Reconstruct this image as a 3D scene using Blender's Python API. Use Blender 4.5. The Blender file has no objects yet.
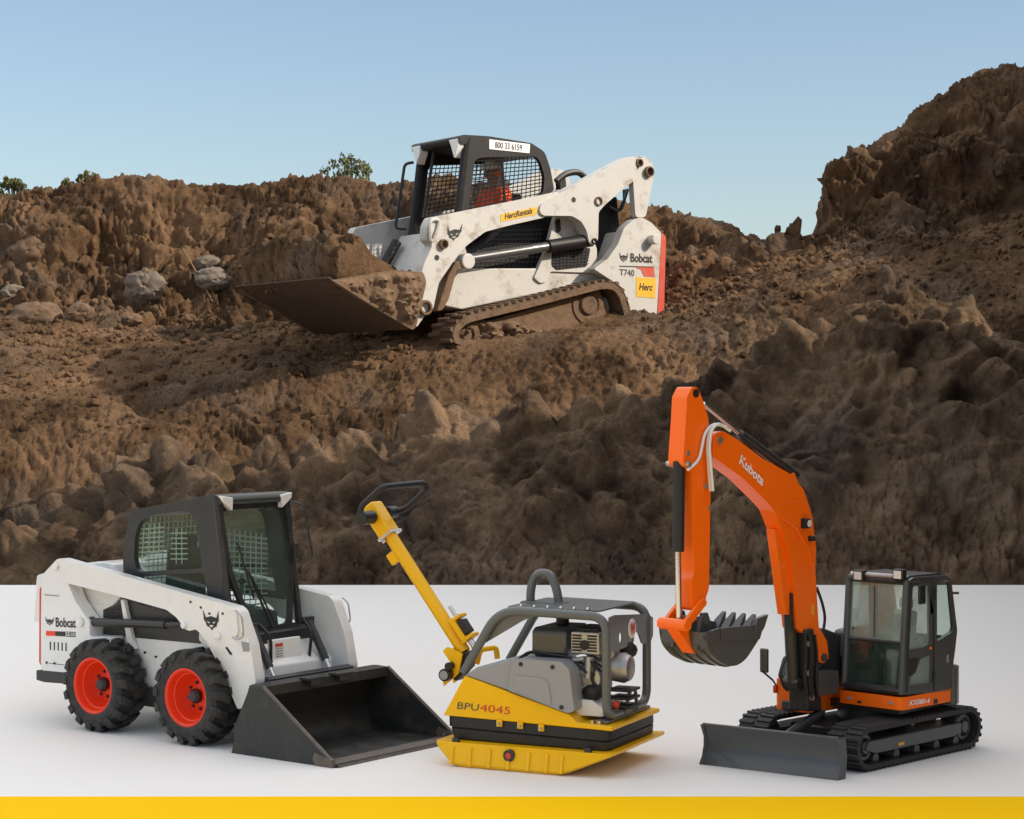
import bpy, bmesh, math, random
from mathutils import Vector, Matrix, Euler, noise, geometry
R = math.radians
random.seed(7)
scene = bpy.context.scene
COL = scene.collection
# ---------------------------------------------------------------- camera numbers
W, HGT = 1024, 819
FPX = 2000.0           # focal length in pixels
HY = 400.0             # image row of the horizon
CH = 2.76              # camera height
def ray(px, py): return Vector(((px-512.0)/FPX, 1.0, (HY-py)/FPX))
def at(px, py, d): return Vector((0, 0, CH)) + ray(px, py)*d
def floor_pt(px, py, z=0.0):
    r = ray(px, py); return Vector((0, 0, CH)) + r*((z-CH)/r.z)

class Frame:
    """a machine's own axes: x forward, y left, z up"""
    def __init__(s, px, py, local, rotz, z=0.0, d=None):
        s.rot = Matrix.Rotation(rotz, 3, 'Z'); s.rotz = rotz
        g = floor_pt(px, py, z) if d is None else at(px, py, d)
        s.o = g - s.rot @ Vector(local)
    def loc(s, px, py, axis, val):
        a = 'xyz'.index(axis); n = s.rot.col[a]
        c = Vector((0, 0, CH)); r = ray(px, py)
        t = (val - (c-s.o).dot(n))/r.dot(n)
        return s.rot.transposed() @ (c + r*t - s.o)
    def S(s, pts, y): return [((q := s.loc(a, b, 'y', y)).x, q.z) for a, b in pts]
    def X(s, pts, x): return [((q := s.loc(a, b, 'x', x)).y, q.z) for a, b in pts]
    def Z(s, pts, z): return [((q := s.loc(a, b, 'z', z)).x, q.y) for a, b in pts]
    def P(s, px, py, axis, val): return s.loc(px, py, axis, val)
    def px(s, v):
        w = s.o + s.rot @ Vector(v)
        return (512+FPX*w.x/w.y, HY+FPX*(CH-w.z)/w.y)

# ---------------------------------------------------------------- mesh helpers
def fillet(pts, r, n=4, closed=True):
    """round the corners of a 2-D or 3-D polyline"""
    P = [Vector(p) for p in pts]; N = len(P); out = []
    for i, p in enumerate(P):
        if not closed and i in (0, N-1): out.append(p); continue
        a, b = P[i-1], P[(i+1) % N]
        rr = r[i] if isinstance(r, (list, tuple)) else r
        da, db = a-p, b-p
        k = min(rr, da.length*.48, db.length*.48)
        if k < 1e-5: out.append(p); continue
        s, e = p+da.normalized()*k, p+db.normalized()*k
        for j in range(n+1):
            t = j/n; out.append(s*(1-t)**2 + p*2*t*(1-t) + e*t*t)
    return out

class MB:
    def __init__(s): s.v = []; s.f = []
    def add(s, vs, fs):
        o = len(s.v); s.v += [Vector(v) for v in vs]; s.f += [[i+o for i in f] for f in fs]; return s
    def box(s, c, size, rot=None):
        x, y, z = (k/2 for k in size); c = Vector(c)
        vs = [Vector((i, j, k)) for i in (-x, x) for j in (-y, y) for k in (-z, z)]
        if rot is not None:
            m = rot if isinstance(rot, Matrix) else Euler(rot).to_matrix(); vs = [m @ v for v in vs]
        return s.add([v+c for v in vs], [(0,1,3,2),(4,6,7,5),(0,4,5,1),(2,3,7,6),(0,2,6,4),(1,5,7,3)])
    def prism(s, axis, pts, a, b, holes=()):
        """2-D outline (u,v) extruded along axis from a to b"""
        def lift(p, k):
            u, v = p[0], p[1]
            return {'y': (u, k, v), 'x': (k, u, v), 'z': (u, v, k)}[axis]
        loops = [list(pts)] + [list(h) for h in holes]
        flat = [p for l in loops for p in l]; n = len(flat)
        tri = geometry.tessellate_polygon([[Vector((p[0], p[1], 0)) for p in l] for l in loops]) if (holes or n > 4) else None
        caps = [list(t) for t in tri] if tri else [list(range(n))]
        fs = caps + [[i+n for i in reversed(c)] for c in caps]
        o = 0
        for l in loops:
            m = len(l)
            for i in range(m): j = (i+1) % m; fs.append([o+i, o+j, n+o+j, n+o+i])
            o += m
        return s.add([lift(p, a) for p in flat]+[lift(p, b) for p in flat], fs)
    def loft(s, rings, cap=True, closed=True):
        n = len(rings[0]); vs = [v for r in rings for v in r]; fs = []
        for k in range(len(rings)-1):
            for i in range(n if closed else n-1):
                j = (i+1) % n; fs.append([k*n+i, k*n+j, (k+1)*n+j, (k+1)*n+i])
        if cap and closed: fs.append(list(range(n))[::-1]); fs.append([len(vs)-n+i for i in range(n)])
        return s.add(vs, fs)
    def tube(s, path, r, n=10, round_=0, closed=False, seg=5):
        P = fillet(path, round_, seg, closed) if round_ else [Vector(p) for p in path]
        N = len(P); rings = []; prev = None
        for i in range(N):
            if closed: t = P[(i+1) % N]-P[i-1]
            else: t = P[min(i+1, N-1)]-P[max(i-1, 0)]
            t.normalize()
            if prev is None:
                up = Vector((0, 0, 1)) if abs(t.z) < .9 else Vector((1, 0, 0)); u = t.cross(up).normalized()
            else: u = (prev - t*prev.dot(t)).normalized()
            prev = u; w = t.cross(u)
            rr = r[i] if isinstance(r, (list, tuple)) else r
            rings.append([P[i]+(u*math.cos(2*math.pi*k/n)+w*math.sin(2*math.pi*k/n))*rr for k in range(n)])
        if closed: rings.append(rings[0]); return s.loft(rings, cap=False)
        return s.loft(rings)
    def cyl(s, p0, p1, r, r2=None, n=16):
        p0, p1 = Vector(p0), Vector(p1); t = (p1-p0).normalized()
        up = Vector((0, 0, 1)) if abs(t.z) < .9 else Vector((1, 0, 0))
        u = t.cross(up).normalized(); w = t.cross(u); r2 = r if r2 is None else r2
        return s.loft([[p+(u*math.cos(2*math.pi*k/n)+w*math.sin(2*math.pi*k/n))*q for k in range(n)] for p, q in ((p0, r), (p1, r2))])
    def lathe(s, prof, c, axis='y', n=40):
        """prof: (offset along axis, radius)"""
        rings = []
        for a, r in prof:
            ring = []
            for k in range(n):
                t = 2*math.pi*k/n; u, v = r*math.cos(t), r*math.sin(t)
                q = {'y': (u, a, v), 'x': (a, u, v), 'z': (u, v, a)}[axis]
                ring.append(Vector(q)+Vector(c))
            rings.append(ring)
        return s.loft(rings, cap=False)
    def sphere(s, c, r, n=12, sc=(1, 1, 1)):
        prof = []
        rings = []
        for i in range(n//2+1):
            a = -math.pi/2+math.pi*i/(n//2); q = max(math.cos(a), .02)
            rings.append([Vector((r*sc[0]*q*math.cos(2*math.pi*k/n), r*sc[1]*q*math.sin(2*math.pi*k/n), r*sc[2]*math.sin(a)))+Vector(c) for k in range(n)])
        return s.loft(rings)
    def build(s, name, mat, parent=None, bevel=0, smooth=35, seg=2, label=None):
        me = bpy.data.meshes.new(name)
        me.from_pydata([tuple(v) for v in s.v], [], s.f)
        bm = bmesh.new(); bm.from_mesh(me); bmesh.ops.recalc_face_normals(bm, faces=bm.faces); bm.to_mesh(me); bm.free()
        if smooth:
            me.polygons.foreach_set('use_smooth', [True]*len(me.polygons)); me.set_sharp_from_angle(angle=R(smooth))
        me.materials.append(mat)
        o = bpy.data.objects.new(name, me); COL.objects.link(o)
        if parent is not None: o.parent = parent
        if bevel:
            b = o.modifiers.new('bevel', 'BEVEL'); b.width = bevel; b.segments = seg; b.limit_method = 'ANGLE'; b.angle_limit = R(40)
            b.harden_normals = True
        if label: o['label'] = label
        return o

def each(name, m, parent, mbs, **k): return [b.build(name, m, parent, **k) for b in mbs]
def tag(o, label, cat, group=None):
    o['label'] = label; o['category'] = cat
    if group: o['group'] = group
    return o
def thing(name, frame, label, cat, group=None):
    e = bpy.data.objects.new(name, None); COL.objects.link(e)
    e.location = frame.o; e.rotation_euler = (0, 0, frame.rotz); e.empty_display_size = .2
    return tag(e, label, cat, group)
def structure(o): o['kind'] = 'structure'; return o

def text_mesh(body, bold=0.0, shear=0.0):
    cu = bpy.data.curves.new('lettering', 'FONT'); cu.body = body; cu.offset = bold; cu.shear = shear; cu.resolution_u = 3
    t = bpy.data.objects.new('lettering', cu); COL.objects.link(t)
    bpy.context.view_layer.update()
    me = bpy.data.meshes.new_from_object(t.evaluated_get(bpy.context.evaluated_depsgraph_get()))
    bpy.data.objects.remove(t); bpy.data.curves.remove(cu)
    return me
def decal(mb, vs2, faces, bl, br, tl, out):
    """flat marks: unit-square 2-D shapes mapped onto a surface, 2.5 mm proud"""
    bl, br, tl = Vector(bl), Vector(br), Vector(tl); out = Vector(out)
    xs = [v[0] for v in vs2]; ys = [v[1] for v in vs2]
    x0, x1, y0, y1 = min(xs), max(xs), min(ys), max(ys)
    mb.add([bl+(br-bl)*((v[0]-x0)/(x1-x0))+(tl-bl)*((v[1]-y0)/(y1-y0))+out*.0025 for v in vs2], faces)
    return mb
def lettering(body, mat, parent, bl, br, tl, out, bold=0.0, shear=0.0, name='lettering'):
    me = text_mesh(body, bold, shear); mb = MB()
    decal(mb, [v.co for v in me.vertices], [list(p.vertices) for p in me.polygons], bl, br, tl, out)
    bpy.data.meshes.remove(me)
    return mb.build(name, mat, parent, smooth=0)
def shape_decal(loops, mat, parent, bl, br, tl, out, name='emblem'):
    vs, fs = [], []
    for lp in loops:
        o = len(vs); vs += lp
        fs += [[i+o for i in t] for t in geometry.tessellate_polygon([[Vector((p[0], p[1], 0)) for p in lp]])]
    return decal(MB(), vs, fs, bl, br, tl, out).build(name, mat, parent, smooth=0)

# ---------------------------------------------------------------- materials
def mat(name, col, rough=.5, metal=0, dirt=0, dirt_col=(.16, .10, .06), dirt_scale=6, bump=0, bump_scale=60, var=.06, coat=0, spec=.5, lo=.45, hi=.7):
    m = bpy.data.materials.new(name); m.use_nodes = True; nt = m.node_tree; nd = nt.nodes; L = nt.links
    b = nd['Principled BSDF']; b.inputs['Roughness'].default_value = rough; b.inputs['Metallic'].default_value = metal
    b.inputs['Coat Weight'].default_value = coat; b.inputs['Specular IOR Level'].default_value = spec
    tc = nd.new('ShaderNodeTexCoord')
    n1 = nd.new('ShaderNodeTexNoise'); n1.inputs['Scale'].default_value = dirt_scale; n1.inputs['Detail'].default_value = 8; n1.inputs['Roughness'].default_value = .65
    L.new(tc.outputs['Object'], n1.inputs['Vector'])
    mix = nd.new('ShaderNodeMix'); mix.data_type = 'RGBA'
    c1 = [max(0, c*(1-var)) for c in col]; c2 = [min(1, c*(1+var)) for c in col]
    mix.inputs['A'].default_value = (*c1, 1); mix.inputs['B'].default_value = (*c2, 1)
    L.new(n1.outputs['Fac'], mix.inputs['Factor']); colout = mix.outputs['Result']
    if dirt:
        n2 = nd.new('ShaderNodeTexNoise'); n2.inputs['Scale'].default_value = dirt_scale*1.7; n2.inputs['Detail'].default_value = 10; n2.inputs['Roughness'].default_value = .7
        L.new(tc.outputs['Object'], n2.inputs['Vector'])
        mr = nd.new('ShaderNodeMapRange'); mr.inputs['From Min'].default_value = lo; mr.inputs['From Max'].default_value = hi; mr.inputs['To Max'].default_value = dirt
        L.new(n2.outputs['Fac'], mr.inputs['Value'])
        m2 = nd.new('ShaderNodeMix'); m2.data_type = 'RGBA'; m2.inputs['B'].default_value = (*dirt_col, 1)
        L.new(mr.outputs['Result'], m2.inputs['Factor']); L.new(colout, m2.inputs['A']); colout = m2.outputs['Result']
        mrr = nd.new('ShaderNodeMapRange'); mrr.inputs['To Min'].default_value = rough; mrr.inputs['To Max'].default_value = .9
        L.new(mr.outputs['Result'], mrr.inputs['Value']); L.new(mrr.outputs['Result'], b.inputs['Roughness'])
    L.new(colout, b.inputs['Base Color'])
    if bump:
        n3 = nd.new('ShaderNodeTexNoise'); n3.inputs['Scale'].default_value = bump_scale; n3.inputs['Detail'].default_value = 6
        L.new(tc.outputs['Object'], n3.inputs['Vector'])
        bp = nd.new('ShaderNodeBump'); bp.inputs['Strength'].default_value = bump; bp.inputs['Distance'].default_value = .01
        L.new(n3.outputs['Fac'], bp.inputs['Height']); L.new(bp.outputs['Normal'], b.inputs['Normal'])
    return m
def glass(name, tint, gloss=.06, film=.16, film_col=(.20, .29, .26)):
    """thin pane: see-through, mirror-like at a slant, with a pale film that paints in reflected and background brightness"""
    m = bpy.data.materials.new(name); m.use_nodes = True; nt = m.node_tree; nd = nt.nodes; L = nt.links
    for n in list(nd):
        if n.type != 'OUTPUT_MATERIAL': nd.remove(n)
    out = [n for n in nd if n.type == 'OUTPUT_MATERIAL'][0]
    t = nd.new('ShaderNodeBsdfTransparent'); t.inputs['Color'].default_value = (*tint, 1)
    df = nd.new('ShaderNodeBsdfDiffuse'); df.inputs['Color'].default_value = (*film_col, 1)  # diffuse colour stands in for light reflected by or seen through the pane
    tc = nd.new('ShaderNodeTexCoord'); ns = nd.new('ShaderNodeTexNoise'); ns.inputs['Scale'].default_value = 3.5; ns.inputs['Detail'].default_value = 4; L.new(tc.outputs['Object'], ns.inputs['Vector'])
    fm = nd.new('ShaderNodeMath'); fm.operation = 'MULTIPLY'; fm.inputs[1].default_value = film*2; L.new(ns.outputs['Fac'], fm.inputs[0])
    m1 = nd.new('ShaderNodeMixShader'); L.new(fm.outputs[0], m1.inputs[0]); L.new(t.outputs[0], m1.inputs[1]); L.new(df.outputs[0], m1.inputs[2])
    g = nd.new('ShaderNodeBsdfGlossy'); g.inputs['Roughness'].default_value = .02
    lw = nd.new('ShaderNodeLayerWeight'); pw = nd.new('ShaderNodeMath'); pw.operation = 'POWER'; pw.inputs[1].default_value = 4.0; L.new(lw.outputs['Facing'], pw.inputs[0])
    add = nd.new('ShaderNodeMath'); add.operation = 'MULTIPLY_ADD'; add.inputs[1].default_value = .7; add.inputs[2].default_value = .035+gloss; L.new(pw.outputs[0], add.inputs[0])
    mx = nd.new('ShaderNodeMixShader'); L.new(add.outputs[0], mx.inputs[0]); L.new(m1.outputs[0], mx.inputs[1]); L.new(g.outputs[0], mx.inputs[2])
    L.new(mx.outputs[0], out.inputs['Surface'])
    return m
M = {}
DUST = (.20, .13, .08)
M['white_new'] = mat('white_paint', (.80, .80, .78), .32, dirt=.10, dirt_col=(.35, .32, .28), coat=.3, var=.02)
M['white_used'] = mat('muddy_white_paint', (.50, .49, .465), .5, dirt=.85, dirt_col=(.19, .125, .08), dirt_scale=2.6, lo=.52, hi=.74, var=.08)
M['black'] = mat('black_paint', (.022, .023, .024), .38, dirt=.12, dirt_col=(.12, .11, .10))
M['black_used'] = mat('dusty_black_paint', (.012, .012, .013), .5, dirt=.35, dirt_col=(.09, .06, .04), lo=.5, hi=.8, spec=.3)
M['charcoal'] = mat('charcoal_paint', (.060, .063, .066), .35, dirt=.1, dirt_col=(.15, .14, .13), coat=.2)
M['rubber'] = mat('tyre_rubber', (.022, .021, .020), .7, dirt=.45, dirt_col=(.12, .095, .075), dirt_scale=9, bump=.3, bump_scale=90)
M['track_rubber'] = mat('track_rubber', (.018, .018, .019), .55, dirt=.15, dirt_col=(.08, .075, .07), bump=.2)
M['muddy_track'] = mat('muddy_track_rubber', (.15, .09, .052), .85, dirt=.8, dirt_col=(.045, .03, .022), bump=.8, bump_scale=30)
M['mud'] = mat('caked_mud', (.17, .105, .062), .95, dirt=.8, dirt_col=(.085, .052, .03), dirt_scale=5, bump=1.0, bump_scale=20)
M['shaded_mud'] = mat('shaded_caked_mud', (.085, .052, .033), .95, dirt=.7, dirt_col=(.04, .026, .018), dirt_scale=6, bump=1.0, bump_scale=22)  # caked mud with the shade under the bucket put into its colour
M['rim_red'] = mat('red_rim_paint', (.85, .045, .008), .38, coat=.15, spec=.3, var=.04)
M['red'] = mat('red_paint', (.60, .05, .02), .4, dirt=.1, coat=.3)
M['red_used'] = mat('dusty_red_paint', (.55, .06, .035), .45, dirt=.5, dirt_col=(.3, .18, .12))
M['orange'] = mat('orange_paint', (1.0, .155, .003), .34, dirt=.03, dirt_col=(.5, .12, .03), coat=.2, spec=.3, var=.03)
M['yellow'] = mat('yellow_paint', (.92, .50, .003), .36, dirt=.05, dirt_col=(.5, .27, .03), coat=.15, spec=.3, var=.03)
M['yellow_band'] = mat('yellow_floor_paint', (.97, .57, .002), .8, spec=.05, dirt=.0, dirt_col=(.5, .3, .06), dirt_scale=3, var=.02)
M['yellow_label'] = mat('yellow_sticker', (.75, .42, .02), .5, dirt=.2)
M['grey_cover'] = mat('grey_plastic_cover', (.30, .31, .32), .45, dirt=.08, dirt_col=(.2, .2, .2), var=.03)
M['frame_grey'] = mat('slate_grey_tube_paint', (.105, .118, .122), .38, dirt=.06, coat=.25, var=.04)
M['steel'] = mat('polished_steel', (.62, .62, .63), .2, metal=1, var=.04)
M['alu'] = mat('cast_aluminium', (.48, .48, .48), .42, metal=.9, dirt=.3, dirt_col=(.15, .15, .15), bump=.3, bump_scale=70)
M['bucket_steel'] = mat('worn_bucket_steel', (.030, .031, .030), .45, metal=.25, dirt=.6, dirt_col=(.105, .085, .065), dirt_scale=3, lo=.5, hi=.75, bump=.12, bump_scale=40)
M['worn_steel'] = mat('worn_edge_steel', (.15, .125, .105), .5, metal=.5, dirt=.5, dirt_col=(.06, .05, .045), dirt_scale=8)
M['lamp'] = mat('lamp_lens', (.75, .75, .74), .12, dirt=.2, dirt_col=(.25, .25, .25), dirt_scale=40, coat=.6)
M['seat'] = mat('seat_fabric', (.035, .036, .04), .8)
M['seat_light'] = mat('grey_seat_fabric', (.12, .15, .15), .8)
M['guard'] = mat('pale_grey_guard_wire', (.72, .76, .73), .5)
M['ink'] = mat('black_print', (.012, .012, .013), .5)
M['ink_white'] = mat('white_print', (.85, .85, .85), .5)
M['ink_red'] = mat('red_print', (.62, .03, .02), .5)
M['ink_grey'] = mat('dark_grey_print', (.05, .06, .065), .5)
M['glass'] = glass('green_tinted_glass', (.90, .96, .935), .02, .06, (.24, .36, .31))
M['glass_dark'] = glass('dark_tinted_glass', (.84, .92, .885), .02, .06, (.19, .29, .25))
M['glass_clear'] = glass('pale_glass', (.90, .96, .94), .05, .26, (.38, .45, .42))
M['glass_lightened'] = glass('lightened_cab_glass', (.90, .95, .93), .03, .36, (.46, .56, .51))  # strong film paints in the brightness behind the cab panes
M['shirt'] = mat('orange_work_shirt', (.85, .10, .02), .8)
M['skin'] = mat('skin', (.30, .16, .10), .55)
M['hat'] = mat('white_helmet', (.75, .72, .66), .35)
# ================================================================ the setting
def dirt_material(name, lit, dark, fine=True):
    m = bpy.data.materials.new(name); m.use_nodes = True; nt = m.node_tree; nd = nt.nodes; L = nt.links
    b = nd['Principled BSDF']; b.inputs['Roughness'].default_value = .95; b.inputs['Specular IOR Level'].default_value = .12
    tc = nd.new('ShaderNodeTexCoord')
    n1 = nd.new('ShaderNodeTexNoise'); n1.inputs['Scale'].default_value = 1.1; n1.inputs['Detail'].default_value = 10; n1.inputs['Roughness'].default_value = .68
    L.new(tc.outputs['Object'], n1.inputs['Vector'])
    cr = nd.new('ShaderNodeValToRGB'); cr.color_ramp.elements[0].position = .36; cr.color_ramp.elements[0].color = (*dark, 1)
    cr.color_ramp.elements[1].position = .64; cr.color_ramp.elements[1].color = (*lit, 1)
    L.new(n1.outputs['Fac'], cr.inputs['Fac'])
    n2 = nd.new('ShaderNodeTexNoise'); n2.inputs['Scale'].default_value = 38 if fine else 5; n2.inputs['Detail'].default_value = 6 if fine else 2
    L.new(tc.outputs['Object'], n2.inputs['Vector'])
    mx = nd.new('ShaderNodeMix'); mx.data_type = 'RGBA'; mx.blend_type = 'OVERLAY'; mx.inputs['Factor'].default_value = .45 if fine else .2
    ng = nd.new('ShaderNodeTexNoise'); ng.inputs['Scale'].default_value = .8 if fine else 2.2; ng.inputs['Detail'].default_value = 5; L.new(tc.outputs['Object'], ng.inputs['Vector'])
    gr = nd.new('ShaderNodeMapRange'); gr.inputs['From Min'].default_value = .52; gr.inputs['From Max'].default_value = .68; gr.inputs['To Max'].default_value = .55; L.new(ng.outputs['Fac'], gr.inputs['Value'])
    gm_ = nd.new('ShaderNodeMix'); gm_.data_type = 'RGBA'; gm_.inputs['B'].default_value = (.19, .145, .11, 1) if fine else (.24, .165, .105, 1)
    L.new(gr.outputs['Result'], gm_.inputs['Factor']); L.new(cr.outputs['Color'], gm_.inputs['A']); L.new(gm_.outputs['Result'], mx.inputs['A']); L.new(n2.outputs['Fac'], mx.inputs['B']); L.new(mx.outputs['Result'], b.inputs['Base Color'])
    if fine:
        n3 = nd.new('ShaderNodeTexNoise'); n3.inputs['Scale'].default_value = 14; n3.inputs['Detail'].default_value = 10; n3.inputs['Roughness'].default_value = .78
        L.new(tc.outputs['Object'], n3.inputs['Vector'])
        bp = nd.new('ShaderNodeBump'); bp.inputs['Strength'].default_value = 1.0; bp.inputs['Distance'].default_value = .07
        L.new(n3.outputs['Fac'], bp.inputs['Height']); L.new(bp.outputs['Normal'], b.inputs['Normal'])
    return m
M['dirt'] = dirt_material('dug_earth', (.27, .163, .092), (.070, .040, .022))
M['dirt_soft'] = dirt_material('loose_earth', (.30, .20, .125), (.055, .037, .025))
M['dirt_dark'] = dirt_material('damp_dark_earth', (.11, .07, .043), (.06, .039, .025))

def lerp_profile(pts, u):
    if u <= pts[0][0]: return pts[0][1]
    for (a, va), (b, vb) in zip(pts, pts[1:]):
        if u <= b: return va+(vb-va)*(u-a)/(b-a)
    return pts[-1][1]
# height profiles of the dig at a row of distances; each lists (column, row) of the skyline there
STN = [  # ground past the right edge raised, unseen, to shade the right bank
 (21.02, [(-900,594),(2000,594)]),
 (21.45, [(-900,560),(0,566),(120,540),(300,520),(500,500),(700,480),(850,450),(1024,440),(1300,380),(2000,380)]),
 (22.00, [(-900,540),(0,556),(60,530),(110,486),(160,462),(260,470),(330,462),(440,440),(520,440),(600,432),(700,430),(760,400),(830,372),(895,345),(960,360),(1024,360),(1300,200),(2000,200)]),
 (22.55, [(-900,540),(0,548),(60,514),(110,464),(150,436),(175,434),(200,446),(260,450),(330,444),(400,430),(430,396),(450,394),(480,408),(520,402),(600,398),(650,392),(700,374),(760,347),(830,316),(865,288),(882,270),(912,270),(930,288),(960,304),(1024,317),(1070,290),(1170,80),(1300,60),(2000,60)]),
 (23.1, [(-900,520),(0,520),(110,490),(300,482),(440,450),(600,420),(700,412),(830,370),(900,330),(1024,350),(1070,300),(1170,80),(1300,60),(2000,60)]),
 (23.6, [(-900,440),(0,450),(200,425),(420,408),(560,404),(700,396),(830,350),(900,320),(1024,330),(1070,290),(1160,80),(1300,60),(2000,60)]),
 (24.2, [(-900,400),(0,402),(100,396),(180,390),(230,372),(300,370),(420,360),(470,354),(560,350),(620,345),(700,343),(800,312),(900,290),(1024,300),(1060,270),(1150,80),(1300,60),(2000,60)]),
 (24.6, [(-900,395),(0,396),(180,384),(300,372),(420,347),(470,341),(560,337),(600,335),(640,332),(700,322),(780,296),(880,268),(1024,280),(1060,250),(1150,80),(1300,60),(2000,60)]),
 (25.6, [(-900,360),(0,362),(200,352),(400,340),(520,332),(600,326),(650,322),(700,306),(760,284),(820,266),(900,246),(1024,240),(1060,180),(1130,60),(1300,20),(2000,20)]),
 (27.2, [(-900,318),(0,318),(120,322),(240,324),(400,318),(450,262),(580,262),(640,300),(660,312),(700,296),(740,272),(775,252),(800,256),(830,252),(880,240),(960,226),(1024,205),(1080,60),(1250,-120),(2000,-120)]),  # hump hidden behind the loader, added to shade the left bank
 (28.1, [(-900,262),(0,258),(60,262),(150,258),(240,282),(400,262),(450,226),(600,226),(680,268),(735,252),(760,228),(790,246),(814,246),(824,186),(836,166),(880,140),(930,116),(960,104),(1024,82),(1090,10),(1250,-120),(2000,-120)]),
 (28.9, [(-900,192),(0,197),(40,189),(90,182),(180,182),(240,185),(300,176),(345,178),(400,180),(560,188),(648,211),(700,213),(722,224),(745,240),(790,250),(815,248),(820,206),(831,162),(862,148),(892,122),(930,100),(962,92),(985,68),(1005,60),(1030,66),(1100,0),(1250,-120),(2000,-120)]),
 (30.5, [(-900,204),(400,199),(700,222),(800,262),(830,200),(1024,110),(2000,60)]),
 (36., [(-900,300),(400,290),(800,300),(1024,260),(2000,240)]),
]
def zsurf(u, d):
    for k in range(len(STN)-1):
        if d <= STN[k+1][0]: break
    d0, p0 = STN[k]; d1, p1 = STN[k+1]
    t = max(0, min(1, (d-d0)/(d1-d0)))
    ya, yb = lerp_profile(p0, u), lerp_profile(p1, u)
    return (CH-(ya-HY)*d0/FPX)*(1-t)+(CH-(yb-HY)*d1/FPX)*t
def ground_z(x, d): return zsurf(512+FPX*x/d, d)
def sst(a, b, x): t = max(0, min(1, (x-a)/(b-a))); return t*t*(3-2*t)
def lumps(x, y, s, seed=0.0):
    """rounded clod heights from cell noise"""
    dist, _ = noise.voronoi(Vector((x*s+seed, y*s+seed*.7, seed)))
    return max(0, 1-dist[0]*1.35)
def clod(p, s, seed=0.0):
    dist, pts = noise.voronoi(p*s+Vector((seed, seed*.7, seed*1.3)))
    return max(0, 1-dist[0]*dist[0]*1.7)
def block(p, s, seed=0.0):
    """broken lumps with cracks between them, each lump standing out by its own amount"""
    dist, pts = noise.voronoi(p*s+Vector((seed, seed*.7, seed*1.3)))
    k = noise.cell(pts[0]*3.7)
    return sst(0, .30, dist[1]-dist[0])*(.45+.55*k)
def facet(p, s, seed=0.0):
    """angular chunks: every cell is a tilted flat piece"""
    q = p*s+Vector((seed, seed*.7, seed*1.3))
    dist, pts = noise.voronoi(q); c = pts[0]
    rd = noise.cell_vector(c*5.1)
    return (q-c).dot(rd)*1.1+(rd.x-.5)*.5-.5*(1-sst(0, .12, dist[1]-dist[0]))
def base_pt(u, d): return Vector(((u-512)*d/FPX, d, zsurf(u, d)))
def dug_point(u, d):
    p = base_pt(u, d)
    e = .12; du = 14.0
    t1 = base_pt(u+du, d)-base_pt(u-du, d); t2 = base_pt(u, d+e)-base_pt(u, d-e)
    n = t1.cross(t2).normalized()
    if n.z < 0: n = -n
    soft = 1-sst(22.95, 23.5, d)
    wall = sst(26.7, 27.5, d)*(1-sst(29.2, 30.2, d))
    flat = sst(24.05, 24.5, d)*(1-sst(26.2, 27.1, d))*(1-sst(600, 690, u))
    h = 0.0
    if soft < 1:
        warp = Vector((noise.noise(p*1.9+Vector((7, 1, 3))), noise.noise(p*1.9+Vector((1, 8, 2))), noise.noise(p*1.9)))*.22
        q = p+warp
        crest = 1-.72*sst(28.3, 28.8, d)
        a = (1-.85*flat)*crest
        r = noise.fractal(p*Vector((.75, .75, 1.0))+Vector((3, 1, 7)), .9, 2.1, 4)*(.11+.40*wall)*a
        ms = .30+.25*wall+.95*sst(-.22, .30, noise.noise(p*Vector((.8, .8, 1.2))+Vector((2, 6, 4))))
        r += facet(q*Vector((.8, 1, 1.1)), 1.5, 2)*(.05+.13*wall)*a
        r += facet(q*Vector((.85, .85, 1.25)), 4.6, 5)*(.036+.045*wall)*(1-.8*flat)*(.4+.6*crest)*ms
        r += facet(p+warp*.5, 10, 9)*(.019+.021*wall)*(1-.5*flat)*ms+facet(p, 21, 4)*(.017+.008*wall)
        r += noise.fractal(p*7, .45, 2.2, 5)*.028*(1-.3*flat)
        if wall > 0:  # rills down the cut face
            r -= wall*.05*abs(noise.noise(Vector((p.x*3.4+p.z*.4, p.z*.6, 3))))*crest
        if flat > 0:  # track marks in the levelled ground
            r += flat*.016*math.sin((p.x*.35+p.y)*38)*sst(.0, .3, noise.noise(Vector((p.x*.45, p.y*.9, 2))))
        h += (1-soft)*r
    if soft > 0:
        env = sst(21.03, 21.45, d)
        w2 = Vector((noise.noise(p*2.2), noise.noise(p*2.2+Vector((5, 5, 5))), noise.noise(p*2.2+Vector((9, 2, 7)))))*.2
        r = noise.fractal(p*1.4+Vector((5, 3, 1)), .7, 2.2, 3)*.20+clod(p*Vector((1, 1, 1.15))+w2, 2.3, 3)*.34*sst(-.3, .3, noise.noise(p*1.1+Vector((3, 3, 8))))
        r += clod(p+w2, 4.4, 1)*.11-.24
        fine_ = facet((p+w2*.5)*Vector((.8, .8, 1.3)), 8, 6)*.024+facet(p*Vector((.8, .8, 1.3)), 17, 2)*.010+noise.fractal(p*8, .6, 2.2, 4)*.022+(1-env)*(facet(p, 5, 8)*.07-.02)
        h += soft*(env*r+fine_*sst(21.02, 21.10, d))
    v = p+n*h
    return v
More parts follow.
